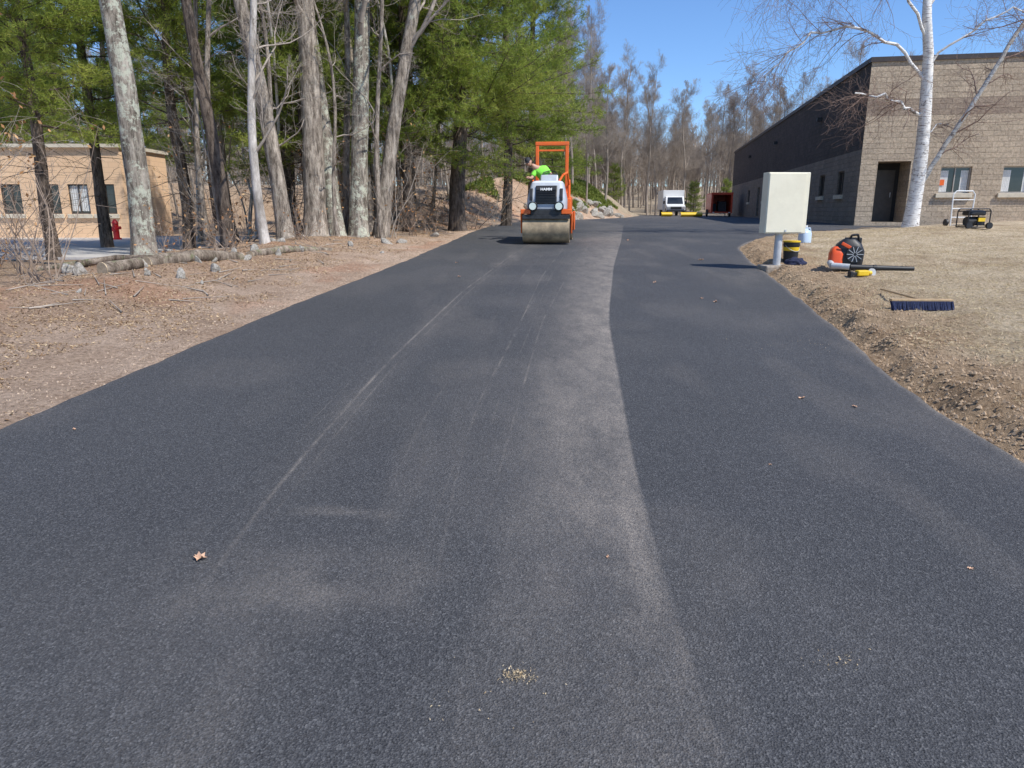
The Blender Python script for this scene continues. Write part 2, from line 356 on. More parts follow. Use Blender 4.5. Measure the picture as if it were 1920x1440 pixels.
for nm,arr,ev in (('dust',np.clip(D,0,1),.3),('band',band,0),('dR',br-RX,1),('dA',RX-cA,9),('dB',RX-cB,9),('fade',fade,0)):
    a=me.attributes.new(nm,'FLOAT','POINT'); a.data.foreach_set('value',np.concatenate([arr.ravel(),np.full(ext,ev)]).astype(np.float32))
tag(ob('road',me),kind='structure')
mb=MB(); mb.box((-27,25.2,.44),(36,15,.06)); o=mb.obj('parking_lot',M['oldasphalt']); tag(o,kind='structure')
# ------------------------------------------------------------ tree tools
def seg_arrays(segs,n):
    A=np.array([[*a,*b,c,d] for a,b,c,d in segs],float); P0=A[:,:3];P1=A[:,3:6];R0=A[:,6];R1=A[:,7]
    D=P1-P0; D/=np.linalg.norm(D,axis=1,keepdims=True)+1e-9
    ref=np.where(np.abs(D[:,2:3])<.9,np.array([[0,0,1.]]),np.array([[1.,0,0]])); U=np.cross(D,ref); U/=np.linalg.norm(U,axis=1,keepdims=True); W=np.cross(D,U)
    an=np.arange(n)*2*np.pi/n; c=np.cos(an)[None,:,None]; s=np.sin(an)[None,:,None]
    ring=U[:,None]*c+W[:,None]*s
    V=np.stack([P0[:,None]+ring*R0[:,None,None],P1[:,None]+ring*R1[:,None,None]],1).reshape(-1,3)
    b=(np.arange(len(A))*2*n)[:,None]; i=np.arange(n)[None]; j=(i+1)%n
    F=np.stack([b+i,b+j,b+n+j,b+n+i],-1).reshape(-1,4); return V,F
def merge(parts):
    V=[];F=[];b=0
    for v,f in parts: V.append(v);F.append(f+b); b+=len(v)
    return np.concatenate(V),np.concatenate(F)
def segs_mesh(name,levels,mats,smooth=True,extra=None):
    parts=[]
    for lv,segs in enumerate(levels):
        if segs: parts.append(seg_arrays(segs,(7,5,3,3,3,3)[min(lv,5)]))
    V,F=merge(parts); return mk(name,V,[F],mats,smooth=smooth)
def tubepath(pts,rad,n=14,flare=0,seed=0,rough=.08):
    pts=np.array(pts,float); rad=np.array(rad,float); k=len(pts)
    an=np.arange(n)*2*np.pi/n; V=np.zeros((k,n,3))
    for i in range(k):
        z=pts[i,2]-pts[0,2]; r=rad[i]*(1+rough*2*vn(np.cos(an)*1.5+9,np.sin(an)*1.5+z*2.2,1,seed)+rough*vn(np.cos(an)*4+9,np.sin(an)*4+z*5,1,seed+3))
        r=r*(1+flare*np.exp(-max(z,0)/.35)*(1+.5*np.sin(an*3+seed)))
        V[i,:,0]=pts[i,0]+np.cos(an)*r; V[i,:,1]=pts[i,1]+np.sin(an)*r; V[i,:,2]=pts[i,2]
    I=np.arange(k*n).reshape(k,n); J=np.roll(I,-1,1); F=np.stack([I[:-1],J[:-1],J[1:],I[1:]],-1).reshape(-1,4)
    return V.reshape(-1,3),F
def rdir(d,ang,rd):
    ax=d.orthogonal().normalized(); ax.rotate(Matrix.Rotation(rd.uniform(0,6.283),3,d)); v=d.copy(); v.rotate(Matrix.Rotation(ang,3,ax)); return v
def grow(lv,p,d,L,r,lev,mx,cnt,rd,wand=.22,up=.06,ratio=(.45,.75),rmin=.0025):
    ns=max(2,6-lev); st=L/ns
    for i in range(ns):
        d=(d+Vector((rd.gauss(0,wand),rd.gauss(0,wand),rd.gauss(0,wand)+up))).normalized(); q=p+d*st
        r2=max(r*(1-.16-.1*lev/3),rmin); lv[lev].append((p[:],q[:],r,r2))
        if lev<mx and (i>0 or lev>0):
            for _ in range(cnt[lev] if rd.random()<.8 else max(cnt[lev]-1,0)):
                f=rd.random(); pp=p.lerp(q,f); grow(lv,pp,rdir(d,rd.uniform(.5,1.15),rd),L*rd.uniform(*ratio)*(1-.45*i/ns),max(r2*rd.uniform(.45,.7),rmin),lev+1,mx,cnt,rd,wand,up,ratio,rmin)
        p=q;r=r2
def bare_tree(seed,H,r,f0,nl,lean=(0,0),mx=3,cnt=(2,2,2),Ls=.28,up=.08,wob=.12,trunkn=14,rmin=.0025,fork=False,wand=.2):
    rd=random.Random(seed); k=int(H/.35)+2; pts=[];rad=[]
    ph=rd.uniform(0,6)
    for i in range(k):
        t=i/(k-1); z=t*H-.25
        pts.append((lean[0]*t+wob*math.sin(ph+t*7)*t**.5, lean[1]*t+wob*math.cos(ph+t*5)*t**.5, z)); rad.append(r*(1-t)**.75+.015)
    tv=tubepath(pts,rad,trunkn,.45,seed); lv=[[] for _ in range(6)]
    for j in range(nl):
        t=f0+(1-f0)*((j+rd.random())/nl)**.9*.97; i=min(int(t*(k-1)),k-2); p=Vector(pts[i]); az=rd.uniform(0,6.283); el=rd.uniform(.25,.95) if not fork else rd.uniform(.6,1.2)
        d=Vector((math.cos(az)*math.cos(el),math.sin(az)*math.cos(el),math.sin(el))); L=H*Ls*rd.uniform(.5,1.1)*(1-.55*(t-f0)/(1-f0))
        grow(lv,p,d,L,max(rad[i]*rd.uniform(.25,.5),.012),0,mx,cnt,rd,wand,up,(.45,.75),rmin)
    return tv,lv
def pine(seed,H,r,z0,Lmax,dens=1.0,lean=(0,0),step=.34,nn=10,nl=.15,side=None):
    rd=random.Random(seed); g=np.random.default_rng(seed); k=int(H/.4)+2; pts=[(lean[0]*i/(k-1)+.08*math.sin(i*.4+seed),lean[1]*i/(k-1),i/(k-1)*H-.25) for i in range(k)]
    rad=[r*(1-i/(k-1))**.8+.015 for i in range(k)]; tv=tubepath(pts,rad,12,.35,seed)
    lv=[[] for _ in range(6)]; TC=[];TD=[];TV=[]
    for _ in range(20):
        z=rd.uniform(.8,z0+1.5); i=min(int((z+.25)/H*(k-1)),k-2); az=rd.uniform(0,6.28)
        grow(lv,Vector(pts[i]),Vector((math.cos(az),math.sin(az),rd.uniform(-.2,.3))).normalized(),rd.uniform(.4,2.0),.014,2,3,(0,0,1,0),rd,.18,0)
    z=z0
    while z<H-.2:
        f=(z-z0)/(H-z0)
        for _ in range(rd.choice((3,4,4,5))):
            if rd.random()>dens*(.65+.35*min(1,f*4+.3)): continue
            az=rd.uniform(0,6.283); L=(Lmax*(1-f)**.65+.5)*rd.uniform(.5,1.1)
            if side is not None: L*=1+.3*math.cos(az-side)
            L=min(L,5.0)
            el=rd.uniform(-.25,.35)+f*.4; d=Vector((math.cos(az)*math.cos(el),math.sin(az)*math.cos(el),math.sin(el)))
            zz=z+rd.uniform(-.15,.15); i=min(max(int((zz+.25)/H*(k-1)),0),k-2); p=Vector(pts[i]); p.z=zz; n=7; rr=.010+.006*L; lum=rd.random()
            for s in range(n):
                d=(d+Vector((rd.gauss(0,.12),rd.gauss(0,.12),rd.gauss(.03,.07)))).normalized(); q=p+d*(L/n); r2=rr*.78
                lv[1].append((p[:],q[:],rr,r2)); t=(s+1)/n
                if t>.22:
                    for sg in (-1,1):
                        for _k in range((3 if L>3.2 else 2) if L>1.6 else 1):
                            if rd.random()<.12: continue
                            sd=Vector((-d.y,d.x,0)).normalized()*sg; dd=(sd*rd.uniform(.5,1)+d*rd.uniform(.5,1.0)+Vector((0,0,rd.uniform(-.35,.6)))).normalized()
                            tl=(.30*L*(1-t)+.36)*rd.uniform(.6,1.2); a=p.lerp(q,rd.random()); bq=a+dd*tl; lv[3].append((a[:],bq[:],.006,.003))
                            m=max(2,int(tl/.14))
                            for u in range(m):
                                c=a.lerp(bq,(u+.7)/m)+Vector((rd.gauss(0,.05),rd.gauss(0,.05),rd.gauss(.02,.06))); TC.append(c[:]); TD.append(dd[:]); TV.append(.10+.45*lum+.40*rd.random())
                p=q;rr=r2
            TC.append(p[:]);TD.append(d[:]);TV.append(.8)
        z+=step*rd.uniform(.7,1.3)
    TC=np.array(TC);TD=np.array(TD);TV=np.array(TV); N=len(TC)
    dirs=TD[:,None]*.6+g.normal(0,.7,(N,nn,3))+np.array([0,0,.18]); dirs/=np.linalg.norm(dirs,axis=2,keepdims=True)
    ln=nl*g.uniform(.7,1.3,(N,nn,1)); sv=np.cross(dirs,g.normal(0,1,(N,nn,3))); sv/=np.linalg.norm(sv,axis=2,keepdims=True)+1e-9
    w=nl*.062; base=TC[:,None]+g.normal(0,.03,(N,nn,3))
    V=np.stack([base-sv*w,base+sv*w,base+dirs*ln],2).reshape(-1,3); T=np.arange(len(V)).reshape(-1,3)
    var=np.clip(np.repeat(TV,nn)+g.normal(0,.1,N*nn),0,1)
    return tv,lv,(V,T,var)
def tree_meshes_bare(name,data,bk,tw):
    tv,lv=data; tm=mk(name+'_trunk',tv[0],[tv[1]],[bk],smooth=True); cm=segs_mesh(name+'_crown',lv,[tw]); return tm,cm
def tree_meshes_pine(name,data):
    tv,lv,(V,T,var)=data; tm=mk(name+'_trunk',tv[0],[tv[1]],[M['pinebark']],smooth=True)
    parts=[seg_arrays(s,(7,5,3,3,3,3)[i]) for i,s in enumerate(lv) if s]; BV,BF=merge(parts)
    cm=mk(name+'_crown',np.concatenate([BV,V]),[BF,T+len(BV)],[M['pinebark'],M['needle']],midx=[0]*len(BF)+[1]*len(T),var=np.concatenate([np.zeros(len(BF)),var])); return tm,cm
def place(kind,tm,cm,x,y,rz=0,s=1,label='',cat='tree',group=None,z=None):
    e=empty(kind,(x,y,gz(x,y) if z is None else z),rz,label,cat,group); e.scale=(s,s,s); ob('trunk',tm,e); ob('crown',cm,e); return e
G1='bare hardwood trees beside the driveway'
near=[
 (-7.3,14.2,15,.21,.30,(.1,0),'lichen',12,"tall bare hardwood with pale lichen patches beside the logs"),
 (-5.35,15.7,10,.085,.22,(0,0),'smooth',14,"slender pale grey bare tree at the edge of the woods"),
 (-5.5,17.6,15,.18,.34,(-1.6,.3),'oak',12,"bare oak leaning away from the driveway"),
 (-5.15,19.1,17,.28,.30,(-.2,.3),'oak',13,"thick rough barked oak in a clump by the driveway"),
 (-4.72,19.7,16,.22,.34,(-1.8,.3),'lichen',11,"lichen spotted oak stem tilting within the clump"),
 (-4.15,19.8,17,.24,.30,(.5,.2),'lichen',13,"lichen covered oak trunk in the roadside clump"),
 (-3.65,20.2,16,.20,.26,(2.6,.4),'oak',15,"oak trunk leaning towards the asphalt driveway"),
 (-6.7,17.0,13,.14,.4,(-.5,0),'pinebark',9,"dark slim hardwood standing in leaf litter"),
 (-4.5,22.6,15,.2,.38,(-.7,0),'oak',9,"bare hardwood behind the oak clump"),
]
for i,(x,y,H,r,f0,ln,bk,nl,lb) in enumerate(near):
    tm,cm=tree_meshes_bare('hw%d'%i,bare_tree(100+i,H,r,f0,nl,ln,3,(1,2,1),.26,wob=.22,trunkn=18),M[bk],M['twig']); place('oak_tree' if bk!='smooth' else 'sapling_tree',tm,cm,x,y,0,1,lb,'tree',G1)
SP=[tree_meshes_bare('sp%d'%i,bare_tree(150+i,H,r,.18,11,ln,3,(1,1,1),.20,wob=.35,trunkn=8),M[b_],M['twig']) for i,(H,r,ln,b_) in enumerate([(9,.040,(.7,0),'smooth'),(11,.065,(-.9,.2),'oak'),(12,.085,(.3,0),'oak'),(7,.028,(-1.2,0),'smooth'),(8,.045,(1.3,.3),'pinebark')])]
rd=random.Random(12); pp=[]; n=0
while n<34:
    y=rd.uniform(16,32); x=rd.uniform(-.44*y,float(XL(y))-1.6)
    if y<19 and x>-4.2: continue
    if any((x-a)**2+(y-b)**2<1.1 for a,b in pp): continue
    pp.append((x,y)); place('sapling_tree',*SP[rd.randrange(5)],x,y,rd.uniform(0,6.28),rd.uniform(.7,1.2),"thin leafless sapling in the roadside woods",'tree','thin saplings in the woods'); n+=1
# pines
PV=[tree_meshes_pine('p%d'%i,pine(200+i,13,.17,z0,Lm,.95)) for i,(z0,Lm) in enumerate([(2.7,3.4),(3.8,3.0),(2.0,2.7)])]
big=tree_meshes_pine('pbig',pine(230,15,.27,2.7,4.7,1.15,side=-.3,step=.28))
place('pine_tree',*big,-1.8,25.0,0,1,"large white pine spreading its needles over the driveway",'tree','white pines at the wood edge')
pl=[(-9.4,21.0,1,.5,.95),(-6.9,22.4,0,3.1,1.0),(-4.9,25.0,0,4.4,1.05),(-3.3,23.2,2,5.2,1.0),(-.2,30,0,.9,1.15),(1.0,37,2,1.8,1.2),(-11.3,17.8,1,2.7,.85),(-8.2,27,0,.2,1.1),(-12.6,22.5,1,2.2,.95),(-17,42,0,4.2,1.3),(-24,45,0,6,1.4),(-31,46,0,1.3,1.4),(-9.5,35,0,3.6,1.2),(-16.2,22.5,1,5.5,.85),(-38,46,0,2.3,1.4),(-4.5,33,2,2.3,1.2),(-5.8,20.9,2,1.7,.85)]
for x,y,k,rz,s in pl:
    place('pine_tree',*PV[k],x,y,rz,s,"white pine with feathery green needles in the woods",'tree','white pines at the wood edge')
sm_=tree_meshes_pine('ps',pine(260,5,.08,.5,1.5,.95,step=.25,nn=8))
for x,y,s in [(24.5,84,.8),(22.3,90,.8),(4.5,60,1.3),(12.5,90,1.0),(6,78,1.2),(2.6,48,.9)]:
    place('young_pine_tree',*sm_,x,y,x,s,"small young pine below bare trees",'tree','young pines at the wood edge')
# far bare trees
FV=[]
for i in range(6):
    tv,lv=bare_tree(300+i,15.5+i*.7,.13,.24,19,(random.uniform(-1.2,1.2),random.uniform(-1,1)),3,(2,2,2),.25,.15,.4,7,.0035,True,.16)
    parts=[tv]+[seg_arrays(s,(5,4,3,3)[j]) for j,s in enumerate(lv) if s]; V,F=merge(parts); FV.append(mk('bare_tree',V,[F],[M['twigfar']],smooth=True))
def ok(x,y):
    if y<88 and XL(y)-1.5<x: 
        if not (x>55): return False
    if y<48 and x<-12: return False
    if y<50 and x>-3: return False
    return True
rd=random.Random(5); n=0; pos=[]
while n<225:
    x=rd.uniform(-50,80); y=rd.uniform(34,60) if rd.random()<.2 else rd.uniform(60,122)
    if abs(x)>.80*y+4: continue
    if not ok(x,y): continue
    if x<-2 and y>60 and rd.random()<.65: continue
    if any((x-a)**2+(y-b)**2<3.5 for a,b in pos): continue
    pos.append((x,y)); o=ob('bare_tree',FV[rd.randrange(6)],None,(x,y,gz(x,y)-.1),(0,0,rd.uniform(0,6.28))); s=rd.uniform(.7,1.08)*(1 if y>75 else .82); o.scale=(s,s,s*rd.uniform(.9,1.1))
    tag(o,"leafless grey woodland tree with fine twigs",'tree','bare woodland trees'); n+=1
segs=[[] for _ in range(6)]; rd=random.Random(9)
for _ in range(1500):
    a=rd.uniform(-.85,.85); y=rd.uniform(126,200); x=a*y; z=gz(x,y); H=rd.uniform(11,18); segs[0].append(((x,y,z-1),(x+rd.gauss(0,.5),y,z+H*.7),.14,.06))
    for k in range(36):
        t=rd.uniform(.15,.7); p=(x,y,z+H*t); q=(x+rd.gauss(0,1.5),y+rd.gauss(0,1.3),z+H*t+rd.uniform(1,5)); segs[2].append((p,q,.04,.015))
tag(ob('distant_wood',segs_mesh('distant_wood',segs,[M['twigfar']])),"far mass of leafless woodland on a rise",'woods',kind='stuff')
# ------------------------------------------------------------ birch
lv=[[] for _ in range(6)]; rd=random.Random(77); bx,by=12.05,22.0; bz=gz(bx,by)
tp=[(0,0,-.3),(0,0,0),(.02,0,.6),(.05,0,1.3),(.05,0,2.1),(.02,0,3.0),(-.05,0,3.9),(-.12,0,4.8),(-.3,0,5.8),(-.35,.1,6.8),(-.3,.2,8),(-.4,.3,9.3),(-.3,.3,10.6)]
tr=[.27,.22,.20,.19,.18,.17,.155,.14,.125,.10,.075,.05,.02]
tp2=[];tr2=[]
for i in range(len(tp)-1):
    for k in range(4):
        f=k/4; tp2.append(tuple(a*(1-f)+b*f for a,b in zip(tp[i],tp[i+1]))); tr2.append(tr[i]*(1-f)+tr[i+1]*f)
tv=tubepath(tp2,tr2,18,.3,5,.04)
def limb(pts,r0,r1,kids,klen,droop=-.05,jit=.04):
    pts=[Vector(p) for p in pts]; fine=[]
    for a,b in zip(pts[:-1],pts[1:]):
        for k in range(4): fine.append(a.lerp(b,k/4)+Vector((rd.gauss(0,jit),rd.gauss(0,jit),rd.gauss(0,jit))))
    fine.append(pts[-1]); n=len(fine)-1
    out=[]
    for i in range(n):
        ra=r0+(r1-r0)*i/n; rb=r0+(r1-r0)*(i+1)/n; out.append((fine[i][:],fine[i+1][:],ra,rb)); d=(fine[i+1]-fine[i]).normalized()
        if i>n*.2:
            for _ in range(kids):
                grow(lv,fine[i],rdir(d,rd.uniform(.4,1.0),rd),klen*rd.uniform(.5,1.5),max(ra*.4,.009),1,3,(0,2,1,1),rd,.22,droop,(.5,.85),.0026)
    return out
L2=limb([(.05,0,.9),(.35,0,1.7),(1.0,-.1,2.95),(1.75,-.1,4.35),(2.5,0,5.75),(3.2,.1,7.1)],.075,.045,1,1.4,-.05,.012)
LB=[]
LB+=limb([(0,0,3.15),(-.7,-.1,3.35),(-1.4,-.2,3.65),(-2.2,-.2,3.75)],.055,.02,2,1.1,-.06)
LB+=limb([(-.1,0,4.1),(-1.0,.1,5.1),(-2.2,.2,5.6),(-3.4,.3,5.4),(-4.3,.3,4.7),(-4.8,.3,4.0)],.05,.009,2,1.4,-.07)
LB+=limb([(-.2,0,5.2),(-1.2,-.3,6.4),(-2.4,-.5,7.1),(-3.8,-.6,7.2),(-5,-.6,6.6)],.045,.009,2,1.6,-.07)
LB+=limb([(-.1,0,4.6),(.8,-.4,5.4),(1.7,-.7,5.9),(2.7,-.9,5.6)],.035,.01,2,1.3,-.05)
LB+=limb([(-.3,0,6.0),(.5,.3,7.2),(1.2,.6,8.2)],.035,.013,2,1.4,-.03)
LB+=limb([(-.3,0,6.6),(-1.3,.4,8.0),(-2.2,.7,9.0)],.035,.013,2,1.4,-.05)
LB+=limb([(0,0,2.5),(.5,.3,2.9),(1.1,.6,3.0)],.022,.008,1,.9,-.05)
V2,F2=seg_arrays(LB,10); V3,F3=seg_arrays(L2,12); V,F=merge([tv,(V2,F2),(V3,F3)])
e=empty('birch_tree',(bx,by,bz),0,"white birch with two stems and bare drooping twigs",'tree')
ob('trunk',mk('birch_trunk',V,[F],[M['birch'],M['birch2']],midx=[0]*(len(F)-len(F3))+[1]*len(F3),smooth=True),e); ob('crown',segs_mesh('birch_crown',lv,[M['birchtwig']]),e)
# ------------------------------------------------------------ shrubs
def shrub(seed,n,H,mat,spread=.6,leaf=0):
    rd=random.Random(seed); lv=[[] for _ in range(6)]
    for _ in range(n):
        az=rd.uniform(0,6.28); t=rd.uniform(.05,spread); d=Vector((math.cos(az)*t,math.sin(az)*t,1)).normalized()
        grow(lv,Vector((rd.gauss(0,.12),rd.gauss(0,.12),-.1)),d,H*rd.uniform(.6,1.05),rd.uniform(.008,.020),1,3,(0,1,2,0),rd,.13,.03,(.3,.6))
    parts=[seg_arrays(s,4) for s in lv if s]; V,F=merge(parts); mats=[mat]; polys=[F]; mi=[0]*len(F); var=np.zeros(len(F))
    if leaf:
        g=np.random.default_rng(seed); tips=np.array([s[1] for s in lv[3]+lv[2]]); tips=tips[g.integers(0,len(tips),leaf)]+g.normal(0,.04,(leaf,3))
        u=g.normal(0,1,(leaf,3)); u/=np.linalg.norm(u,axis=1,keepdims=True); w=np.cross(u,g.normal(0,1,(leaf,3))); w/=np.linalg.norm(w,axis=1,keepdims=True)
        LV=np.stack([tips-u*.05,tips+w*.025,tips+u*.05,tips-w*.025],1).reshape(-1,3); LF=np.arange(leaf*4).reshape(-1,4)+len(V)
        V=np.concatenate([V,LV]); polys.append(LF); mi+=[1]*leaf; var=np.concatenate([var,g.random(leaf)]); mats=[mat,M['dryleaf']]
    return mk('shrub',V,polys,mats,midx=mi,smooth=False,var=var)
SH=[shrub(1,9,2.4,M['shrubtwig'],.75),shrub(2,6,3.4,M['twig'],.45,80),shrub(3,9,1.6,M['shrubtwig'],.85,50),shrub(4,6,5.4,M['twig'],.4,480)]
shl=[(-7.0,10.7,0,1.05),(-8.3,12.2,0,.8),(-6.4,13.5,2,.7),(-6.0,15.2,2,.8),(-9.9,12.6,3,1),(-4.9,16.9,2,.7),(-7.6,18.6,1,1),(-3.0,21.2,2,.8),(-2.5,22.5,2,.7),(-6.2,20.5,1,1.1),(-5.9,24,1,1.1),(-3.9,25,1,1.2),(-1.5,27,2,1.3),(-.8,29,1,1.0),(-2.2,28.5,1,1.2),(-8.9,11.2,3,.85),(-10.9,14.8,2,1.0)]
rd=random.Random(44)
for _ in range(10):
    y=rd.uniform(17,30); shl.append((float(XL(y))-rd.uniform(1.6,6),y,rd.choice((1,2,2)),rd.uniform(.7,1.1)))
for x,y,k,s in shl:
    o=ob('bare_shrub',SH[k],None,(x,y,gz(x,y)),(0,0,x*7)); o.scale=(s,s,s); tag(o,"leafless shrub with many thin brown stems" if k in(0,2) else "thin brushy sapling holding a few dry brown leaves",'shrub','bare shrubs at the wood edge')
# ------------------------------------------------------------ litter, straw, clods
def scatter(name,N,fx,size,mat,lift,flat,lab,cat,asp=.5):
    g=np.random.default_rng(len(name)+N); X,Y=fx(g,N); N=len(X); Z=terr(X,Y)+lift
    P=np.stack([X,Y,Z],1); a=g.uniform(0,6.283,N); u=np.stack([np.cos(a),np.sin(a),g.normal(0,flat,N)],1); w=np.stack([-np.sin(a),np.cos(a),g.normal(0,flat,N)],1)
    s=(size*g.uniform(.35,1.3,N))[:,None]; k=w*s*asp
    V=np.stack([P-u*s,P+k-u*s*.2,P+u*s+np.array([0,0,1])*s*abs(g.normal(0,flat,N))[:,None],P-k+u*s*.1],1).reshape(-1,3)
    return tag(ob(name,mk(name,V,[np.arange(N*4).reshape(-1,4)],[mat],var=g.random(N))),lab,cat,kind='stuff')
def fl(g,N):
    Y=3.5+24*g.random(N)**1.2; e=g.gamma(2.0,1.3,N)+.05; k=(e<9)&(vn(Y*1.0,e,.7,3)+.5*vn(Y,e,.25,4)+ss(.3,2.5,e)*.7>.12); return (XL(Y)-e)[k],Y[k]
scatter('fallen_leaves',56000,fl,.017,M['litter'],.006,.35,"brown fallen leaves strewn over the woodland verge",'leaves')
def fr(g,N):
    Y=3.6+18*g.random(N)**1.2; e=g.uniform(.3,9,N)*g.random(N)**.35; k=(vn(e*1.0,Y,.6,8)*1.3+vn(e,Y,.2,7)*.4+ss(.3,2.0,e)*.9>.35); return (XR(Y)+e)[k],Y[k]
scatter('dead_grass',90000,fr,.036,M['straw'],.007,.30,"dry straw coloured grass on the lawn",'grass',.06)
def clods(name,N,fx,mat,lab,smin,smax):
    g=np.random.default_rng(N); X,Y=fx(g,N); N=len(X)
    base=np.array([(1,0,0),(-1,0,0),(0,1,0),(0,-1,0),(0,0,1),(0,0,-1)],float); T=np.array([(0,2,4),(2,1,4),(1,3,4),(3,0,4),(2,0,5),(1,2,5),(3,1,5),(0,3,5)])
    s=(smin+(smax-smin)*g.random(N)**5)[:,None,None]; V=base[None]*s*g.uniform(.5,1.2,(N,6,1)); V+=np.stack([X,Y,terr(X,Y)+smin*.3],1)[:,None]
    F=(T[None]+(np.arange(N)*6)[:,None,None]).reshape(-1,3); return tag(ob(name,mk(name,V.reshape(-1,3),[F],[mat])),lab,'soil',kind='stuff')
M['clod']=simple('soil_clod',(.46,.33,.21),.95,var=.3,scale=9)
def fc(g,N):
    Y=3.4+15*g.random(N)**1.3; e=abs(g.normal(.3,.5,N)); return XR(Y)+e+.01,Y
clods('soil_clods',26000,fc,M['clod'],"crumbly brown soil thrown up along the asphalt edge",.003,.024)
def fc2(g,N):
    Y=3.6+16*g.random(N)**1.2; e=g.exponential(1.2,N)+.03; return XL(Y)-e,Y
M['peb']=simple('pebbles',(.44,.33,.235),.9,var=.35,scale=5)
clods('pebbles',12000,fc2,M['peb'],"small stones scattered over the bare verge",.003,.018)
# ------------------------------------------------------------ rocks, logs
def rockmesh(seed):
    bm=bmesh.new(); bmesh.ops.create_icosphere(bm,subdivisions=3,radius=1); rd=random.Random(seed)
    pl=[(Vector((rd.gauss(0,1),rd.gauss(0,1),rd.gauss(0,1))).normalized(),rd.uniform(.5,.85)) for _ in range(9)]
    for v in bm.verts:
        for n,d in pl:
            k=v.co.dot(n)
            if k>d: v.co-=n*(k-d)*.9
        v.co*=1+.05*math.sin(v.co.x*9+seed)*math.cos(v.co.y*8)
    me=bpy.data.meshes.new('rock'); bm.to_mesh(me); bm.free(); me.materials.append(M['rock']); return me
RK=[rockmesh(i) for i in range(5)]
rd=random.Random(3)
for i in range(46):
    y=rd.uniform(40,62); e=rd.uniform(.2,2.2); x=float(XL(y))-e; s=rd.uniform(.28,.6)
    o=ob('boulder',RK[i%5],None,(x,y,gz(x,y)+s*.2),(rd.random()*3,rd.random(),rd.random()*6)); o.scale=(s,s*.8,s*.65); tag(o,"grey boulder in the bank beside the asphalt lot",'rock','boulders on the bank')
st=[(-5.9,11.5,.10),(-5.3,12.6,.12),(-4.9,13.3,.09),(-5.0,14.0,.13),(-4.4,15.0,.12),(-6.9,11.4,.17),(-7.3,11.9,.14),(-6.2,12.6,.18),(-2.9,19.0,.13),(-3.2,18.4,.15),(-3.8,17.0,.10),(-2.3,21.5,.13),(-7.6,9.5,.10),(-5.6,9.2,.05),(-4.6,10.6,.04),(-2.9,16.1,.05),(-5.9,7.9,.04)]
for _ in range(12):
    y=rd.uniform(10,19); st.append((float(XL(y))-rd.uniform(2.2,3.4),y,rd.uniform(.04,.12)))
for x,y,s in st:
    o=ob('stone',RK[int(s*100)%5],None,(x,y,gz(x,y)+s*.1),(x,y,x*3)); o.scale=(s*1.3,s,s*.7); tag(o,"weathered stone lying in the leaf litter",'rock','stones along the verge')
def log(pts,r,lab,cut=True):
    P=[Vector((x,y,gz(x,y)+r*.45+dz)) for x,y,dz in pts]; p0=P[0]; e=empty('log',p0,0,lab,'log','cut logs on the verge')
    fine=[]; 
    for a,b in zip(P[:-1],P[1:]):
        for k in range(6): fine.append(a.lerp(b,k/6)-p0)
    fine.append(P[-1]-p0); N=len(fine); d=(P[-1]-P[0]).normalized(); u=d.cross(Vector((0,0,1))).normalized(); w=u.cross(d); n=18; V=[]
    for i,c in enumerate(fine):
        for k in range(n):
            a=2*math.pi*k/n; rr=r*(1-.25*i/N)*(1+.16*float(vn(math.cos(a)*1.4+i*.5,math.sin(a)*1.4,1,int(r*1000)))+.12*float(vn(math.cos(a)*4+i*.9,math.sin(a)*4,1,3))); V.append((c+(u*math.cos(a)+w*math.sin(a))*rr)[:])
    I=np.arange(N*n).reshape(N,n); J=np.roll(I,-1,1); F=np.stack([I[:-1],J[:-1],J[1:],I[1:]],-1).reshape(-1,4)
    ob('bark',mk('bark',np.array(V),[F],[M['logbark']],smooth=True),e)
    for c,sg,rr in ((fine[0],-1,r*.98),(fine[-1],1,r*.76)):
        mb=MB(); mb.cyl(c-d*.01*(1 if sg>0 else -1),c+d*.006*sg,rr,n=18); mb.obj('cut_end',M['woodend'],e)
log([(-6.0,10.5,0),(-5.75,11.1,.02)],.115,"short pale cut log lying in the leaves")
log([(-5.85,11.5,-.02),(-5.4,12.3,.03),(-5.0,13.3,-.03)],.12,"weathered fallen log at the woodland edge")
log([(-4.95,13.6,-.04),(-4.6,14.6,.02),(-4.0,15.9,-.05)],.09,"long mossy log half sunk along the verge")
log([(-8.3,12.6,0),(-7.1,12.9,.1),(-5.9,12.6,.02)],.07,"thin grey log behind the shrubs")
segs=[[] for _ in range(6)]; rd=random.Random(21)
for _ in range(170):
    y=rd.uniform(8,22); x=float(XL(y))-rd.uniform(1.2,5.5); a=rd.uniform(0,3.14); L=rd.uniform(.15,.7); z=gz(x,y)+.015
    p=(x,y,z); q=(x+math.cos(a)*L,y+math.sin(a)*L,gz(x+math.cos(a)*L,y+math.sin(a)*L)+rd.uniform(.01,.06)); segs[1].append((p,q,rd.uniform(.005,.014),.003))
tag(ob('fallen_twigs',segs_mesh('fallen_twigs',segs,[M['twig']])),"dead twigs littering the woodland verge",'twigs',kind='stuff')
g=np.random.default_rng(4); N=70000; Y=g.uniform(42,68,N); e=1.5+g.uniform(0,8,N); X=XL(Y)-e; msk=vn(X,Y,2.2,40)>-.12; X=X[msk];Y=Y[msk];N=len(X)
Z=terr(X,Y)+g.random(N)*.45*(.6+vn(X,Y,.8,41)); P=np.stack([X,Y,Z],1); u=g.normal(0,1,(N,3)); u[:,2]=abs(u[:,2]); u/=np.linalg.norm(u,axis=1,keepdims=True); w=np.cross(u,g.normal(0,1,(N,3)))
V=np.stack([P-w*.03,P+w*.03,P+u*.22],1).reshape(-1,3)
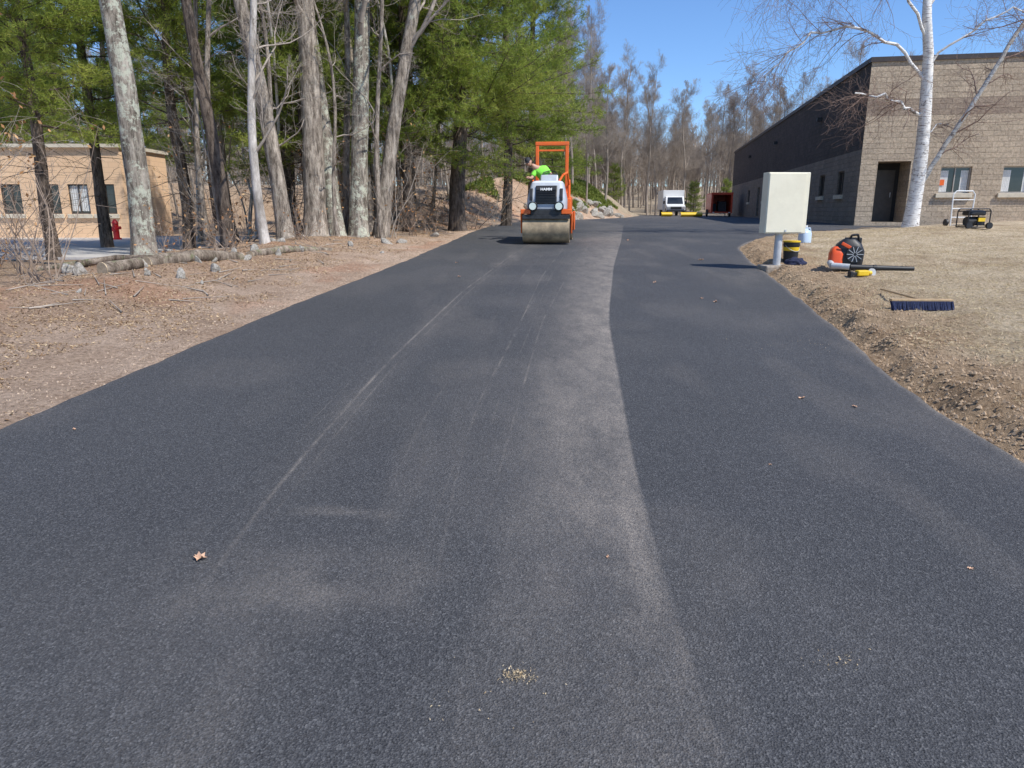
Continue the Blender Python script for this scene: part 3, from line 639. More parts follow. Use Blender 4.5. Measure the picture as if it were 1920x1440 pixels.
tag(ob('juniper_cover',mk('juniper_cover',V,[np.arange(N*3).reshape(-1,3)],[M['needle2']],var=g.random(N))),"low green juniper spreading over the rocky bank",'ground cover',kind='stuff')
# ------------------------------------------------------------ buildings
def wall(name,L,z0,H,ops,mat,parent,loc,rot,rev=.3):
    xs=sorted({0,L,*[o[0] for o in ops],*[o[1] for o in ops]}); zs=sorted({z0,H,*[o[2] for o in ops],*[o[3] for o in ops]}); mb=MB()
    ins=lambda x,z:any(a<x<b and c<z<d for a,b,c,d in ops)
    for i in range(len(xs)-1):
        for j in range(len(zs)-1):
            if not ins((xs[i]+xs[i+1])/2,(zs[j]+zs[j+1])/2): mb.add([(xs[i],0,zs[j]),(xs[i+1],0,zs[j]),(xs[i+1],0,zs[j+1]),(xs[i],0,zs[j+1])],[(0,1,2,3)])
    for a,b,c,d in ops:
        mb.add([(a,0,c),(a,rev,c),(a,rev,d),(a,0,d)],[(0,1,2,3)]); mb.add([(b,0,c),(b,0,d),(b,rev,d),(b,rev,c)],[(0,1,2,3)])
        mb.add([(a,0,d),(a,rev,d),(b,rev,d),(b,0,d)],[(0,1,2,3)]); mb.add([(a,0,c),(b,0,c),(b,rev,c),(a,rev,c)],[(0,1,2,3)])
    me=bpy.data.meshes.new(name); me.from_pydata(mb.v,[],mb.f); me.materials.append(mat); return ob(name,me,parent,loc,rot)
def window(parent,loc,rot,a,b,c,d,dep=.15,mull=1,blind=0,sill=True,fm=None):
    w=b-a;h=d-c; cx=(a+b)/2; Rz=Matrix.Rotation(rot[2],4,'Z'); P=Matrix.Translation(loc)@Rz@Vector((cx,dep,c))
    mb=MB(); mb.add([(-w/2,0,0),(w/2,0,0),(w/2,0,h),(-w/2,0,h)],[(0,1,2,3)],0)
    if blind==2:
        for k in range(5):
            for s in(-1,1): mb.box((s*(w/2-.09-k*.055),-.006,h*.46),(.05,.004+.002*(k%2),h*.80),1)
    elif blind:
        for k in range(int(w*blind/.09)): mb.box((-w/2+.06+k*.09,-.006,h*.52),(.075,.004,h*.85),1)
    gl=mb.obj('window',[M['glass'],M['blind']],parent,loc=P,rot=rot); f=MB(); t=.05
    f.box((-w/2+t/2,-.02,h/2),(t,.06,h)); f.box((w/2-t/2,-.02,h/2),(t,.06,h)); f.box((0,-.022,t/2),(w-2*t,.055,t)); f.box((0,-.022,h-t/2),(w-2*t,.055,t))
    for k in range(mull): f.box((-w/2+w*(k+1)/(mull+1),-.021,h/2),(.04,.05,h-2*t-.004))
    f.obj('frame',fm or M['frame'],gl)
    if sill:
        s=MB(); s.box((0,-dep-.03,-.09),(w+.2,.14,.17)); s.obj('sill',M['sill'],gl,bevel=.01)
    return gl
ANG=-math.radians(10.65); B=empty('block_building',(14.1,30,1.12),ANG,"tan split face block industrial building with flat roof",'building')
H=6.1; fw=[(2.98+.03+k*2.25,4.14+k*2.25,1.13,2.15) for k in range(10)]; door=(.65,1.88,0.0,2.38)
wall('wall',32,-.6,H,[door]+fw,M['block'],B,(0,0,0),(0,0,0),1.3)
for i,(a,b,c,d) in enumerate(fw): window(B,(0,0,0),(0,0,0),a,b,c,d,.15,0 if i%2 else 1,2,True,M['lframe'])
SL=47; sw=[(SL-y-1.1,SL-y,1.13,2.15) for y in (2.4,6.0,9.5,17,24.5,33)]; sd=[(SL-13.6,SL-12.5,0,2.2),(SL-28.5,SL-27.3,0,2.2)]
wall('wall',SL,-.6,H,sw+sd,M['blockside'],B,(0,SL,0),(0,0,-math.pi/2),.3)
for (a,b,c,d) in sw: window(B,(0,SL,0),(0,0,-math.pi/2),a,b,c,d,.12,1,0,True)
for (a,b,c,d) in sd:
    mb=MB(); mb.box(((a+b)/2,.2,(c+d)/2),(b-a,.06,d-c)); mb.obj('door',M['frame'],B,loc=(0,SL,0),rot=(0,0,-math.pi/2))
mb=MB(); mb.box((1.265,1.33,1.2),(1.3,.05,2.5)); mb.obj('alcove_wall',M['interior'],B)
mb=MB(); mb.box((1.265,1.27,1.05),(.9,.05,2.1)); dd=mb.obj('door',M['frame'],B); mb=MB(); mb.cyl((1.6,1.22,1.0),(1.6,1.22,1.2),.015); mb.obj('handle',M['galv'],dd)
mb=MB(); mb.box((16,23.5,H-.5),(31.6,46.6,.1)); mb.obj('roof',M['coping'],B)
mb=MB(); mb.box((16,.12,H+.09),(32.1,.36,.18)); mb.box((.12,23.7,H+.091),(.36,46.7,.18)); mb.obj('coping',M['coping'],B)
mb=MB(); mb.box((31.99,23.5,H/2-.3),(.1,46.8,H+.6)); mb.box((16,46.95,H/2-.3),(32,.1,H+.6)); mb.obj('rear_wall',M['block'],B)
mb=MB(); mb.box((3.15,.12,1.55),(.16,.01,.22)); mb.obj('window_notice',M['orange'],B)
for k in range(3): mb=MB(); mb.box((-.12,8+k*13,4.9),(.22,.3,.18)); mb.obj('wall_lamp',M['darkmetal'],B)
TB=empty('tan_building',(-41,30.5,.44),0,"low tan block building behind the woodland edge",'building'); HH=3.65
tw=[(x+41-.42,x+41+.42,1.0,2.2) for x in (-30,-28.5,-26,-24.5,-22.6,-20.8,-19.2,-18.0,-16.9)]
TL=24.9
wall('wall',TL,-.3,HH,tw,M['tan'],TB,(0,0,0),(0,0,0),.2)
for i,o_ in enumerate(tw): window(TB,(0,0,0),(0,0,0),*o_,.1,1,1.0 if i%3==1 else 0,True)
wall('wall',4,-.3,HH,[],M['tan'],TB,(TL,0,0),(0,0,math.pi/2))
mb=MB(); mb.box((TL/2,2,HH+.06),(TL+.2,4.3,.14)); mb.obj('roof',M['sill'],TB)
mb=MB(); mb.box((TL/2,3.97,HH/2-.2),(TL-.1,.06,HH)); mb.box((.05,2,HH/2-.2),(.1,3.8,HH)); mb.obj('rear_wall',M['tan'],TB)
# ------------------------------------------------------------ skin figures
def skin_mesh(name,nodes,edges,mat,sub=2):
    me=bpy.data.meshes.new(name); me.from_pydata([n[0] for n in nodes],edges,[]); o=ob(name,me)
    m=o.modifiers.new('s','SKIN'); 
    for i,nn in enumerate(nodes):
        r=nn[1]; me.skin_vertices[0].data[i].radius=(r,r) if not isinstance(r,tuple) else r
    me.skin_vertices[0].data[0].use_root=True
    q=o.modifiers.new('u','SUBSURF'); q.levels=sub; q.render_levels=sub
    bpy.context.view_layer.update(); dg=bpy.context.evaluated_depsgraph_get(); r=bpy.data.meshes.new_from_object(o.evaluated_get(dg)); bpy.data.objects.remove(o)
    r.materials.clear(); r.materials.append(mat); r.polygons.foreach_set('use_smooth',[True]*len(r.polygons)); return r
# ------------------------------------------------------------ roller
rx,ry=1.0,19.65; rzh=-math.radians(7); rz0=float(prof(ry))+.006
RO=empty('road_roller',(rx,ry,rz0),rzh,"orange tandem road roller with grey hood on new asphalt",'road roller')
def drum(y):
    mb=MB(); mb.cyl((-.60,y,.36),(.60,y,.36),.36,n=48); mb.cyl((-.605,y,.36),(-.59,y,.36),.30,n=32,m=1); mb.cyl((.59,y,.36),(.605,y,.36),.30,n=32,m=1)
    return mb.obj('drum',[M['drum'],M['darkmetal']],RO,bevel=.01,smooth=True)
drum(-.85); drum(.95)
mb=MB()
for s in(-1,1):
    mb.prism([(-1.12,.74),(-.5,.78),(-.62,.45),(-.78,.24),(-.92,.24),(-1.00,.5)],s*.62,s*.66)
    mb.box((s*.52,-1.02,.79),(.26,.26,.12))
mb.obj('front_frame',M['orange'],RO,bevel=.012)
mb=MB(); mb.box((0,-1.17,.66),(1.20,.07,.10)); mb.box((0,-1.08,.77),(.76,.2,.12)); mb.box((0,-.1,.62),(.5,.9,.3)); mb.obj('scraper_bar',M['darkmetal'],RO,bevel=.006)
mb=MB(); mb.loft([(.82,.46,-1.12,-.1),(.86,.50,-1.17,-.08),(1.10,.50,-1.17,-.06),(1.22,.475,-1.12,-.05),(1.42,.43,-1.00,-.05),(1.50,.41,-.93,-.05)],40,e=.28); mb.obj('hood',M['greyhood'],RO,smooth=True,bevel=.006)
mb=MB(); mb.loft([(1.502,.405,-.925,-.05),(1.545,.37,-.84,-.05),(1.56,.30,-.75,-.08)],40,e=.28); mb.obj('hood_top',M['lightgrey'],RO,smooth=True)
mb=MB(); mb.prism([(-1.20,.98),(-1.185,1.16),(-1.05,1.43),(-1.0,1.43),(-1.1,.98)],-.27,.27)
gr=mb.obj('grille',[M['black']],RO,bevel=.015)
mb=MB()
for k in range(9):
    z=1.01+k*.040; y=-1.20+max(0,z-1.16)*.5-.004; mb.box((0,y,z),(.50,.02,.010))
mb.obj('grille_slats',M['darkmetal'],gr)
for s in(-1,1):
    mb=MB(); mb.prism([(-1.185,1.06),(-1.17,1.16),(-1.06,1.36),(-1.03,1.36),(-1.1,1.06)],s*.34,s*.42); mb.obj('side_vent',M['black'],RO,bevel=.01)
def text(s,size,mat,parent,loc,rot,name='lettering',ext=.004):
    c=bpy.data.curves.new('t','FONT'); c.body=s; c.size=size; c.align_x='CENTER'; c.align_y='CENTER'; c.extrude=ext; c.offset=size*.02
    t=bpy.data.objects.new('t',c); link(t); bpy.context.view_layer.update(); me=bpy.data.meshes.new_from_object(t.evaluated_get(bpy.context.evaluated_depsgraph_get())); bpy.data.objects.remove(t)
    me.materials.clear(); me.materials.append(mat); return ob(name,me,parent,loc,rot)
text('HAMM',.10,M['white'],RO,(0,-1.128,1.335),(math.radians(62),0,0))
for s in(-1,1):
    mb=MB(); mb.cyl((s*.33,-1.26,.92),(s*.33,-1.12,.92),.12,n=24); hl=mb.obj('headlight',M['black'],RO,bevel=.01,smooth=True)
    mb=MB(); mb.cyl((s*.33,-1.275,.92),(s*.33,-1.258,.92),.088,n=24); mb.obj('lens',M['lens'],hl,smooth=True)
mb=MB(); mb.box((0,.2,.78),(1.16,.75,.10)); mb.box((0,.95,.98),(1.12,.95,.42)); mb.box((0,1.0,1.25),(1.0,.7,.12))
for s in(-1,1): mb.box((s*.53,.15,.98),(.10,.62,.32)); mb.prism([(.5,.80),(1.42,.80),(1.36,.5),(1.1,.28),(.8,.28),(.6,.5)],s*.61,s*.655)
mb.obj('chassis',M['orange'],RO,bevel=.025)
mb=MB(); mb.box((0,.50,1.18),(.5,.45,.12)); mb.box((0,.74,1.45),(.46,.10,.5)); mb.box((0,.5,1.06),(.3,.3,.14)); mb.obj('seat',M['black'],RO,bevel=.04)
mb=MB()
mb.box((0,.88,2.60),(.93,.10,.10)); mb.box((-.41,.88,1.82),(.09,.09,1.46)); mb.box((.41,.88,1.82),(.09,.09,1.46)); mb.box((0,.88,2.42),(.72,.03,.05))
mb.obj('roll_bar',M['orange'],RO,bevel=.015)
for s in(-1,1):
    mb=MB(); mb.pipe([(s*.5,.35,1.12),(s*.5,.42,1.5),(s*.5,.66,1.62),(s*.5,.82,1.55),(s*.5,.86,1.12)],.026,8); mb.obj('hand_rail',M['orange'],RO)
mb=MB(); mb.pipe([(.22,-.1,1.5),(.36,.0,1.74),(.46,.2,1.80),(.50,.42,1.5)],.03,8); mb.obj('hand_rail',M['orange'],RO)
mb=MB(); mb.box((0,-.05,1.58),(.46,.22,.26),0,Matrix.Rotation(-.5,3,'X')); mb.obj('dashboard',M['greyhood'],RO,bevel=.03)
mb=MB(); n=20; ring=[Vector((.19*math.cos(a*2*math.pi/n),.07+.17*math.sin(a*2*math.pi/n),1.76+.09*math.sin(a*2*math.pi/n))) for a in range(n+1)]; mb.pipe(ring,.014,6); mb.pipe([(-.18,.07,1.76),(.18,.07,1.76)],.012,6); mb.cyl((0,.0,1.6),(0,.07,1.76),.02); mb.obj('steering_wheel',M['black'],RO)
PE=empty('person',(rx,ry,rz0),rzh,"roller operator in lime shirt and dark cap, leaning out",'person')
LN=lambda p:(p[0]-.30*max(0,p[2]-1.45),p[1],p[2]-.10*max(0,p[2]-1.75))
nd=[((0,.47,1.33),(.17,.13)),((-.02,.44,1.52),(.15,.11)),((-.08,.40,1.72),(.17,.12)),((-.17,.35,1.90),(.14,.11)),((-.27,.30,2.00),(.058,.058)),((-.34,.25,2.05),(.06,.06)),
 ((-.02,.36,1.93),.07),((.12,.30,1.74),.05),((.12,.12,1.66),.036),((.10,.02,1.72),.03),
 ((-.30,.33,1.84),.065),((-.44,.22,1.66),.048),((-.50,.05,1.66),.035),((-.50,-.03,1.68),.03),
 ((-.12,.40,1.30),.10),((-.18,.02,1.36),.075),((-.18,-.02,1.08),.055),((-.18,.02,.92),.04),((-.18,-.12,.87),.04),
 ((.12,.40,1.30),.10),((.18,.02,1.36),.075),((.18,-.02,1.08),.055),((.18,.02,.92),.04),((.18,-.12,.87),.04)]
ed=[(0,1),(1,2),(2,3),(3,4),(4,5),(3,6),(6,7),(7,8),(8,9),(3,10),(10,11),(11,12),(12,13),(0,14),(14,15),(15,16),(16,17),(17,18),(0,19),(19,20),(20,21),(21,22),(22,23)]
for hb,dx in((9,0.0),(13,0.0)):
    c=Vector(nd[hb][0]); pal=len(nd); nd.append(((c+Vector((0,-.05,0)))[:],.028)); ed.append((hb,pal)); c=c+Vector((0,-.05,0))
    for k in range(4):
        o_=Vector(((k-1.5)*.022,-.03,0)); b=len(nd); l=(.030,.036,.034,.026)[k]
        nd+= [((c+o_)[:],.0095),((c+o_+Vector((0,-l,-.012)))[:],.009),((c+o_+Vector((0,-l-.006,-.012-l)))[:],.008)]; ed+=[(pal,b),(b,b+1),(b+1,b+2)]
    b=len(nd); nd+=[((c+Vector((.035,.0,-.005)))[:],.011),((c+Vector((.045,-.03,-.03)))[:],.009)]; ed+=[(pal,b),(b,b+1)]
nd=[(LN(p),r) for p,r in nd]
body=ob('body',skin_mesh('body',nd,ed,M['skin'],1),PE)
sh=[((0,.47,1.36),(.19,.15)),((-.02,.44,1.52),(.175,.14)),((-.08,.40,1.72),(.195,.145)),((-.16,.355,1.89),(.16,.13)),((-.24,.315,1.975),.075),((-.02,.36,1.93),.095),((.10,.31,1.77),.075),((-.30,.33,1.84),.09),((-.41,.245,1.70),.07)]
ob('shirt',skin_mesh('shirt',[(LN(p),r) for p,r in sh],[(0,1),(1,2),(2,3),(3,4),(3,5),(5,6),(3,7),(7,8)],M['lime'],2),PE)
tr_=[((0,.47,1.29),(.19,.15)),((-.12,.40,1.31),.115),((-.18,.02,1.37),.09),((-.18,-.02,1.08),.07),((-.18,.02,.93),.06),((.12,.40,1.31),.115),((.18,.02,1.37),.09),((.18,-.02,1.08),.07),((.18,.02,.93),.06)]
ob('trousers',skin_mesh('trousers',tr_,[(0,1),(1,2),(2,3),(3,4),(0,5),(5,6),(6,7),(7,8)],M['jeans'],2),PE)
hm=Matrix.Translation(LN((-.385,.20,2.115)))@Matrix.Rotation(.35,4,'X')@Matrix.Rotation(-.45,4,'Y')
bm=bmesh.new(); bmesh.ops.create_uvsphere(bm,u_segments=24,v_segments=18,radius=1)
for v in bm.verts:
    x,y,z=v.co; k=1-.22*max(0,-z)**1.3
    v.co=Vector((x*.078*k,y*.098*(k if y<0 else k*.9),z*.118))
    if z<-.45 and y<0: v.co.y-=.012
me=bpy.data.meshes.new('head'); bm.to_mesh(me); bm.free(); me.materials.append(M['skin']); me.polygons.foreach_set('use_smooth',[True]*len(me.polygons))
hd=ob('head',me,PE); hd.matrix_local=hm
mb=MB(); mb.add([(-.014,-.088,-.03),(.014,-.088,-.03),(0,-.122,-.028),(0,-.09,.02)],[(0,1,2),(0,2,3),(1,3,2),(0,3,1)]); mb.obj('nose',M['skin'],hd)
for s in(-1,1):
    mb=MB(); mb.cyl((s*.03,-.094,.008),(s*.03,-.088,.008),.010,n=10); mb.obj('eye',M['black'],hd); mb=MB(); mb.box((s*.080,.01,-.01),(.016,.035,.055)); mb.obj('ear',M['skin'],hd,bevel=.006)
mb=MB(); mb.box((0,-.094,-.062),(.045,.008,.008)); mb.obj('mouth',simple('lips',(.35,.14,.12)),hd)
mb=MB(); mb.loft([(.03,.082,-.102,.105),(.07,.080,-.10,.10),(.11,.060,-.075,.08),(.13,.02,-.03,.03)],24,e=1.0); mb.loft([(.03,.062,-.185,-.06),(.040,.062,-.18,-.06)],20,e=.8); mb.obj('cap',M['cap'],hd,smooth=True)
for s in(-1,1):
    mb=MB(); mb.loft([(.83,.045,-.20,.08),(.88,.045,-.19,.08),(.96,.045,-.03,.07)],16,e=.7); o=mb.obj('boot',M['black'],PE,smooth=True,loc=(s*.18,0,0))
# ------------------------------------------------------------ utility cabinet
cx,cy=4.86,13.2; cz=float(prof(cy))+.02
UC=empty('utility_cabinet',(cx,cy,cz+.06),math.radians(4),"cream metal electrical cabinet on a grey post over concrete",'utility box')
mb=MB(); mb.box((-.02,.02,-.09),(.50,.45,.2)); mb.obj('concrete_base',M['concrete'],UC,bevel=.03)
mb=MB(); mb.cyl((0,0,0),(0,0,.58),.068,n=24); mb.obj('post',M['galv'],UC,smooth=True)
mb=MB(); mb.box((.05,0,1.11),(.76,.26,1.06)); cab=mb.obj('cabinet',M['cream'],UC,bevel=.012)
mb=MB(); mb.box((.02,-.137,1.11),(.67,.012,1.02)); mb.obj('door',M['cream'],UC,bevel=.004)
mb=MB(); mb.box((.05,-.147,.63),(.03,.015,.04)); mb.obj('latch',M['galv'],UC)
def bucket(x,y):
    e=empty('bucket',(x,y,gz(x,y)),0.4,"black plastic bucket with a yellow lid and band",'bucket')
    mb=MB(); mb.cyl((0,0,0),(0,0,.36),.125,.15,28); mb.cyl((0,0,.30),(0,0,.315),.158,n=28); mb.obj('body',M['black'],e,smooth=True)
    mb=MB(); mb.cyl((0,0,.20),(0,0,.27),.1415,.1480,28,cap=False); mb.obj('label_band',M['yellow'],e,smooth=True)
    mb=MB(); mb.cyl((0,0,.36),(0,0,.385),.158,n=28); mb.cyl((0,0,.385),(0,0,.39),.12,n=28); mb.obj('lid',M['yellow'],e,smooth=True)
    mb=MB(); mb.pipe([(.155*math.cos(a),-.155*math.sin(a)*.9,.31-.12*math.sin(a)) for a in np.linspace(0,math.pi,12)],.004,6); mb.obj('handle',M['galv'],e)
bucket(5.28,13.65)
e=empty('water_jug',(6.95,17.2,gz(6.95,17.2)),.3,"pale blue plastic water jug on the lawn",'jug')
mb=MB(); mb.loft([(0,.12,-.12,.12),(.02,.135,-.135,.135),(.24,.135,-.135,.135),(.30,.10,-.1,.1),(.34,.04,-.04,.04),(.38,.04,-.04,.04)],24,e=.7); mb.obj('body',M['jug'],e,smooth=True)
mb=MB(); mb.cyl((0,0,.38),(0,0,.42),.045,n=16); mb.obj('cap',M['white'],e); mb=MB(); mb.pipe([(.05,0,.35),(.13,0,.36),(.16,0,.27),(.13,0,.2)],.014,8); mb.obj('handle',M['jug'],e)
bm=bmesh.new(); bmesh.ops.create_icosphere(bm,subdivisions=4,radius=1)
for v in bm.verts:
    v.co=Vector((v.co.x*.19,v.co.y*.13,max(v.co.z,-.1)*.11))*(1+.18*math.sin(v.co.x*8+v.co.y*5)*math.cos(v.co.y*9+v.co.z*4))
me=bpy.data.meshes.new('jacket'); bm.to_mesh(me); bm.free(); me.materials.append(M['cloth']); me.polygons.foreach_set('use_smooth',[True]*len(me.polygons))
tag(ob('jacket',me,None,(5.12,13.0,gz(5.12,13.0)+.03)),"navy work jacket dropped in a heap by the bucket",'jacket')
# backpack blower
bxx,byy=5.55,11.9
e=empty('leaf_blower',(bxx,byy,gz(bxx,byy)+.01),-.25,"orange and black backpack leaf blower lying on dead grass",'leaf blower')
mb=MB(); mb.loft([(.02,.16,-.14,.14),(.10,.23,-.16,.16),(.30,.24,-.16,.15),(.42,.19,-.13,.13),(.50,.09,-.07,.09)],28,e=.7); mb.box((.08,.13,.27),(.26,.06,.50)); mb.obj('housing',M['black'],e,bevel=.01,smooth=True)
mb=MB(); mb.loft([(.03,.07,-.12,.08),(.10,.11,-.17,.10),(.26,.11,-.165,.10),(.34,.085,-.13,.07),(.38,.04,-.08,.03)],24,e=.55); mb.obj('engine_cover',M['orangepl'],e,smooth=True,loc=(-.19,-.01,0))
mb=MB(); mb.box((-.07,-.168,.40),(.16,.02,.05),0,Matrix.Rotation(.5,3,'Y')); mb.obj('orange_trim',M['orangepl'],e,bevel=.008)
mb=MB(); mb.cyl((.07,-.185,.26),(.07,-.14,.26),.13,n=24,m=0)
for k in range(10): a=k*math.pi/5; mb.box((.07+.075*math.cos(a),-.19,.26+.075*math.sin(a)),(.10,.010,.010),1,Matrix.Rotation(-a,3,'Y'))
mb.obj('fan_guard',[M['darkmetal'],M['galv']],e)
mb=MB(); mb.cyl((-.28,-.12,.12),(-.27,-.24,.08),.05,n=16); mb.cyl((-.27,-.24,.08),(-.02,-.36,.07),.048,n=16); mb.obj('elbow',M['galv'],e,smooth=True)
mb=MB(); mb.cyl((-.02,-.36,.07),(.35,-.32,.06),.045,.042,16); mb.cyl((.35,-.32,.06),(.95,-.22,.05),.042,.034,16); mb.cyl((.33,-.322,.06),(.38,-.317,.06),.05,n=16); mb.obj('blower_tube',M['black'],e,smooth=True)
mb=MB(); mb.pipe([(-.02,.05,.42),(.03,0,.56),(.12,0,.57),(.16,.05,.46)],.018,8); mb.obj('carry_handle',M['black'],e)
for s in(-1,1):
    mb=MB(); mb.pipe([(.08+s*.1,.18,.1),(.08+s*.16,.26,.25),(.08+s*.12,.24,.42),(.08+s*.06,.17,.5)],.022,8); mb.obj('strap',M['black'],e)
e=empty('cut_off_saw',(5.45,11.15,gz(5.45,11.15)),.2,"small yellow handheld power tool on the ground",'power tool')
mb=MB(); mb.box((0,0,.06),(.2,.10,.09)); mb.cyl((.1,0,.06),(.17,0,.06),.035); mb.obj('body',M['yellow'],e,bevel=.02)
mb=MB(); mb.box((-.14,0,.05),(.12,.05,.05)); mb.box((-.2,0,.05),(.05,.09,.08)); mb.obj('grip',M['black'],e,bevel=.01)
mb=MB(); mb.cyl((.17,-.01,.06),(.17,.01,.06),.07,n=24); mb.obj('blade',M['galv'],e)
# broom
e=empty('push_broom',(4.8,8.3,gz(4.8,8.3)+.04),math.radians(-3),"push broom with dark blue bristles lying on the lawn",'broom')
mb=MB(); mb.box((0,.03,.095),(.70,.07,.03)); mb.obj('head_block',M['wood'],e,bevel=.006)
mb=MB(); g_=random.Random(2)
for k in range(60):
    for j in range(3):
        x=-.345+k*.69/59; mb.cyl((x,-.005+j*.022,.085),(x+g_.gauss(0,.008),-.06+j*.022+g_.gauss(0,.01),-.015),.008,.012,5)
mb.obj('bristles',M['bluebr'],e)
mb=MB(); mb.cyl((0,.05,.10),(.10,1.3,.09),.013,n=10); mb.obj('handle',M['wood'],e)
gx,gy=12.85,20.3
e=empty('generator',(gx,gy,gz(gx,gy)),.1,"black portable generator with tube frame on the lawn",'generator')
mb=MB()
for s in(-1,1): mb.pipe([(-.32,s*.22,.05),(-.32,s*.22,.48),(-.26,s*.22,.54),(.26,s*.22,.54),(.32,s*.22,.48),(.32,s*.22,.05),(-.32,s*.22,.05)],.016,8)
for x in(-.32,.32): mb.pipe([(x,-.22,.1),(x,.22,.1)],.014,8); mb.pipe([(x,-.22,.48),(x,.22,.48)],.014,8)
mb.obj('frame',M['black'],e)
mb=MB(); mb.loft([(.36,.25,-.18,.18),(.40,.27,-.2,.2),(.47,.26,-.19,.19),(.51,.18,-.12,.12)],24,e=.5); mb.obj('fuel_tank',M['black'],e,smooth=True)
mb=MB(); mb.cyl((-.22,0,.2),(.02,0,.2),.13,n=24); mb.box((.14,0,.21),(.22,.28,.24)); mb.obj('engine',M['darkmetal'],e,bevel=.01)
mb=MB(); mb.box((.1,-.19,.25),(.20,.03,.10)); mb.obj('control_panel',M['yellow'],e)
for s in(-1,1): mb=MB(); mb.cyl((s*.3,-.28,.09),(s*.3,-.22,.09),.09,n=20); mb.obj('wheel',M['black'],e)
e=empty('hand_cart',(13.3,21.6,gz(13.3,21.6)),.05,"white tubular hand cart standing on the lawn",'cart')
mb=MB(); mb.pipe([(-.3,0,0),(-.33,0,.9),(-.25,0,1.0),(.25,0,1.0),(.33,0,.9),(.3,0,0)],.018,8)
for z in(.25,.5,.75): mb.pipe([(-.31,0,z),(.31,0,z)],.014,8)
mb.box((0,-.12,.03),(.5,.25,.02)); mb.obj('frame',M['white'],e)
for s in(-1,1): mb=MB(); mb.cyl((s*.36,.08,.1),(s*.42,.08,.1),.1,n=20); mb.obj('wheel',M['black'],e)
# ------------------------------------------------------------ far vehicles
zl=lambda y:float(prof(y))+.01
e=empty('box_truck',(16.9,76,zl(76)),math.radians(-4),"white box truck parked facing the camera",'truck')
mb=MB(); mb.box((0,3.2,1.6),(2.2,4.2,2.0)); mb.obj('cargo_box',M['white'],e,bevel=.03)
mb=MB(); mb.prism([(-.9,.45),(-.95,1.0),(-.2,1.15),(.25,1.95),(1.05,2.0),(1.05,.45)],-.95,.95); mb.obj('cab',M['white'],e,bevel=.06)
mb=MB(); mb.add([(-.82,-.19,1.2),(.82,-.19,1.2),(.74,.20,1.88),(-.74,.20,1.88)],[(0,1,2,3)]); mb.obj('windshield',M['glass'],e)
mb=MB(); mb.box((0,-.97,.78),(1.1,.03,.25)); mb.box((0,-.99,.5),(1.9,.1,.14)); mb.obj('grille',M['black'],e)
for s in(-1,1):
    mb=MB(); mb.box((s*.75,-.965,.80),(.3,.04,.2)); mb.obj('headlight',M['lens'],e)
    for y in(-.2,4.2): mb=MB(); mb.cyl((s*.72,y,.38),(s*.97,y,.38),.38,n=24); mb.cyl((s*.96,y,.38),(s*.975,y,.38),.2,n=16,m=1); mb.obj('wheel',[M['black'],M['galv']],e)
    mb=MB(); mb.box((s*1.1,.1,1.35),(.16,.06,.3)); mb.obj('wing_mirror',M['black'],e)
e=empty('cargo_trailer',(18.9,66,zl(66)),math.radians(-8),"red enclosed trailer with its rear open",'trailer')
mb=MB(); mb.box((0,2,2.05),(1.8,4,.08)); mb.box((-.87,2,1.2),(.06,4,1.62)); mb.box((.87,2,1.2),(.06,4,1.62)); mb.box((0,3.97,1.2),(1.68,.06,1.62)); mb.box((0,2,.36),(1.8,4,.06)); mb.obj('body',M['red'],e,bevel=.02)
mb=MB(); mb.box((0,-.02,2.02),(1.9,.06,.2)); mb.box((-.86,-.02,1.18),(.16,.06,1.56)); mb.box((.86,-.02,1.18),(.16,.06,1.56)); mb.box((0,-.02,.38),(1.9,.06,.12)); mb.obj('door_frame',M['red'],e)
mb=MB(); mb.box((.2,1.5,.9),(.7,.9,.9)); mb.box((-.5,1.8,.8),(.4,.6,.7)); mb.obj('load',M['darkmetal'],e)
for s in(-1,1): mb=MB(); mb.cyl((s*.95,2,.33),(s*1.1,2,.33),.33,n=20); mb.obj('wheel',M['black'],e)
for s in(-1,1): mb=MB(); mb.box((s*.7,-.06,.38),(.16,.03,.08)); mb.obj('tail_light',M['white'],e)
for x,y,w,lb in [(15.5,63,1.9,"yellow snow plough blade resting on the asphalt"),(14.0,66,1.0,"short yellow plough blade on the asphalt lot")]:
    e=empty('plow_blade',(x,y,zl(y)),.1,lb,'plough blade'); mb=MB(); n=8
    pr=[(.12-.22*math.sin(t*math.pi),.02+.38*t) for t in np.linspace(0,1,n)]; mb.prism(pr+[(a+.03,b) for a,b in pr[::-1]],-w/2,w/2); mb.obj('blade',M['yellow'],e)
    for s in(-1,1): mb=MB(); mb.box((s*.3,.4,.15),(.08,.6,.1)); mb.obj('push_arm',M['darkmetal'],e)
e=empty('fire_hydrant',(-15.6,28.6,.47),0,"red fire hydrant near the tan building",'hydrant'); mb=MB(); mb.cyl((0,0,0),(0,0,.06),.17,n=16); mb.cyl((0,0,.06),(0,0,.62),.115,n=16); mb.cyl((0,0,.62),(0,0,.78),.14,.04,16); mb.cyl((-.2,0,.45),(.2,0,.45),.06,n=12); mb.cyl((0,-.18,.38),(0,0,.38),.075,n=12); mb.obj('body',M['hred'],e,smooth=True)
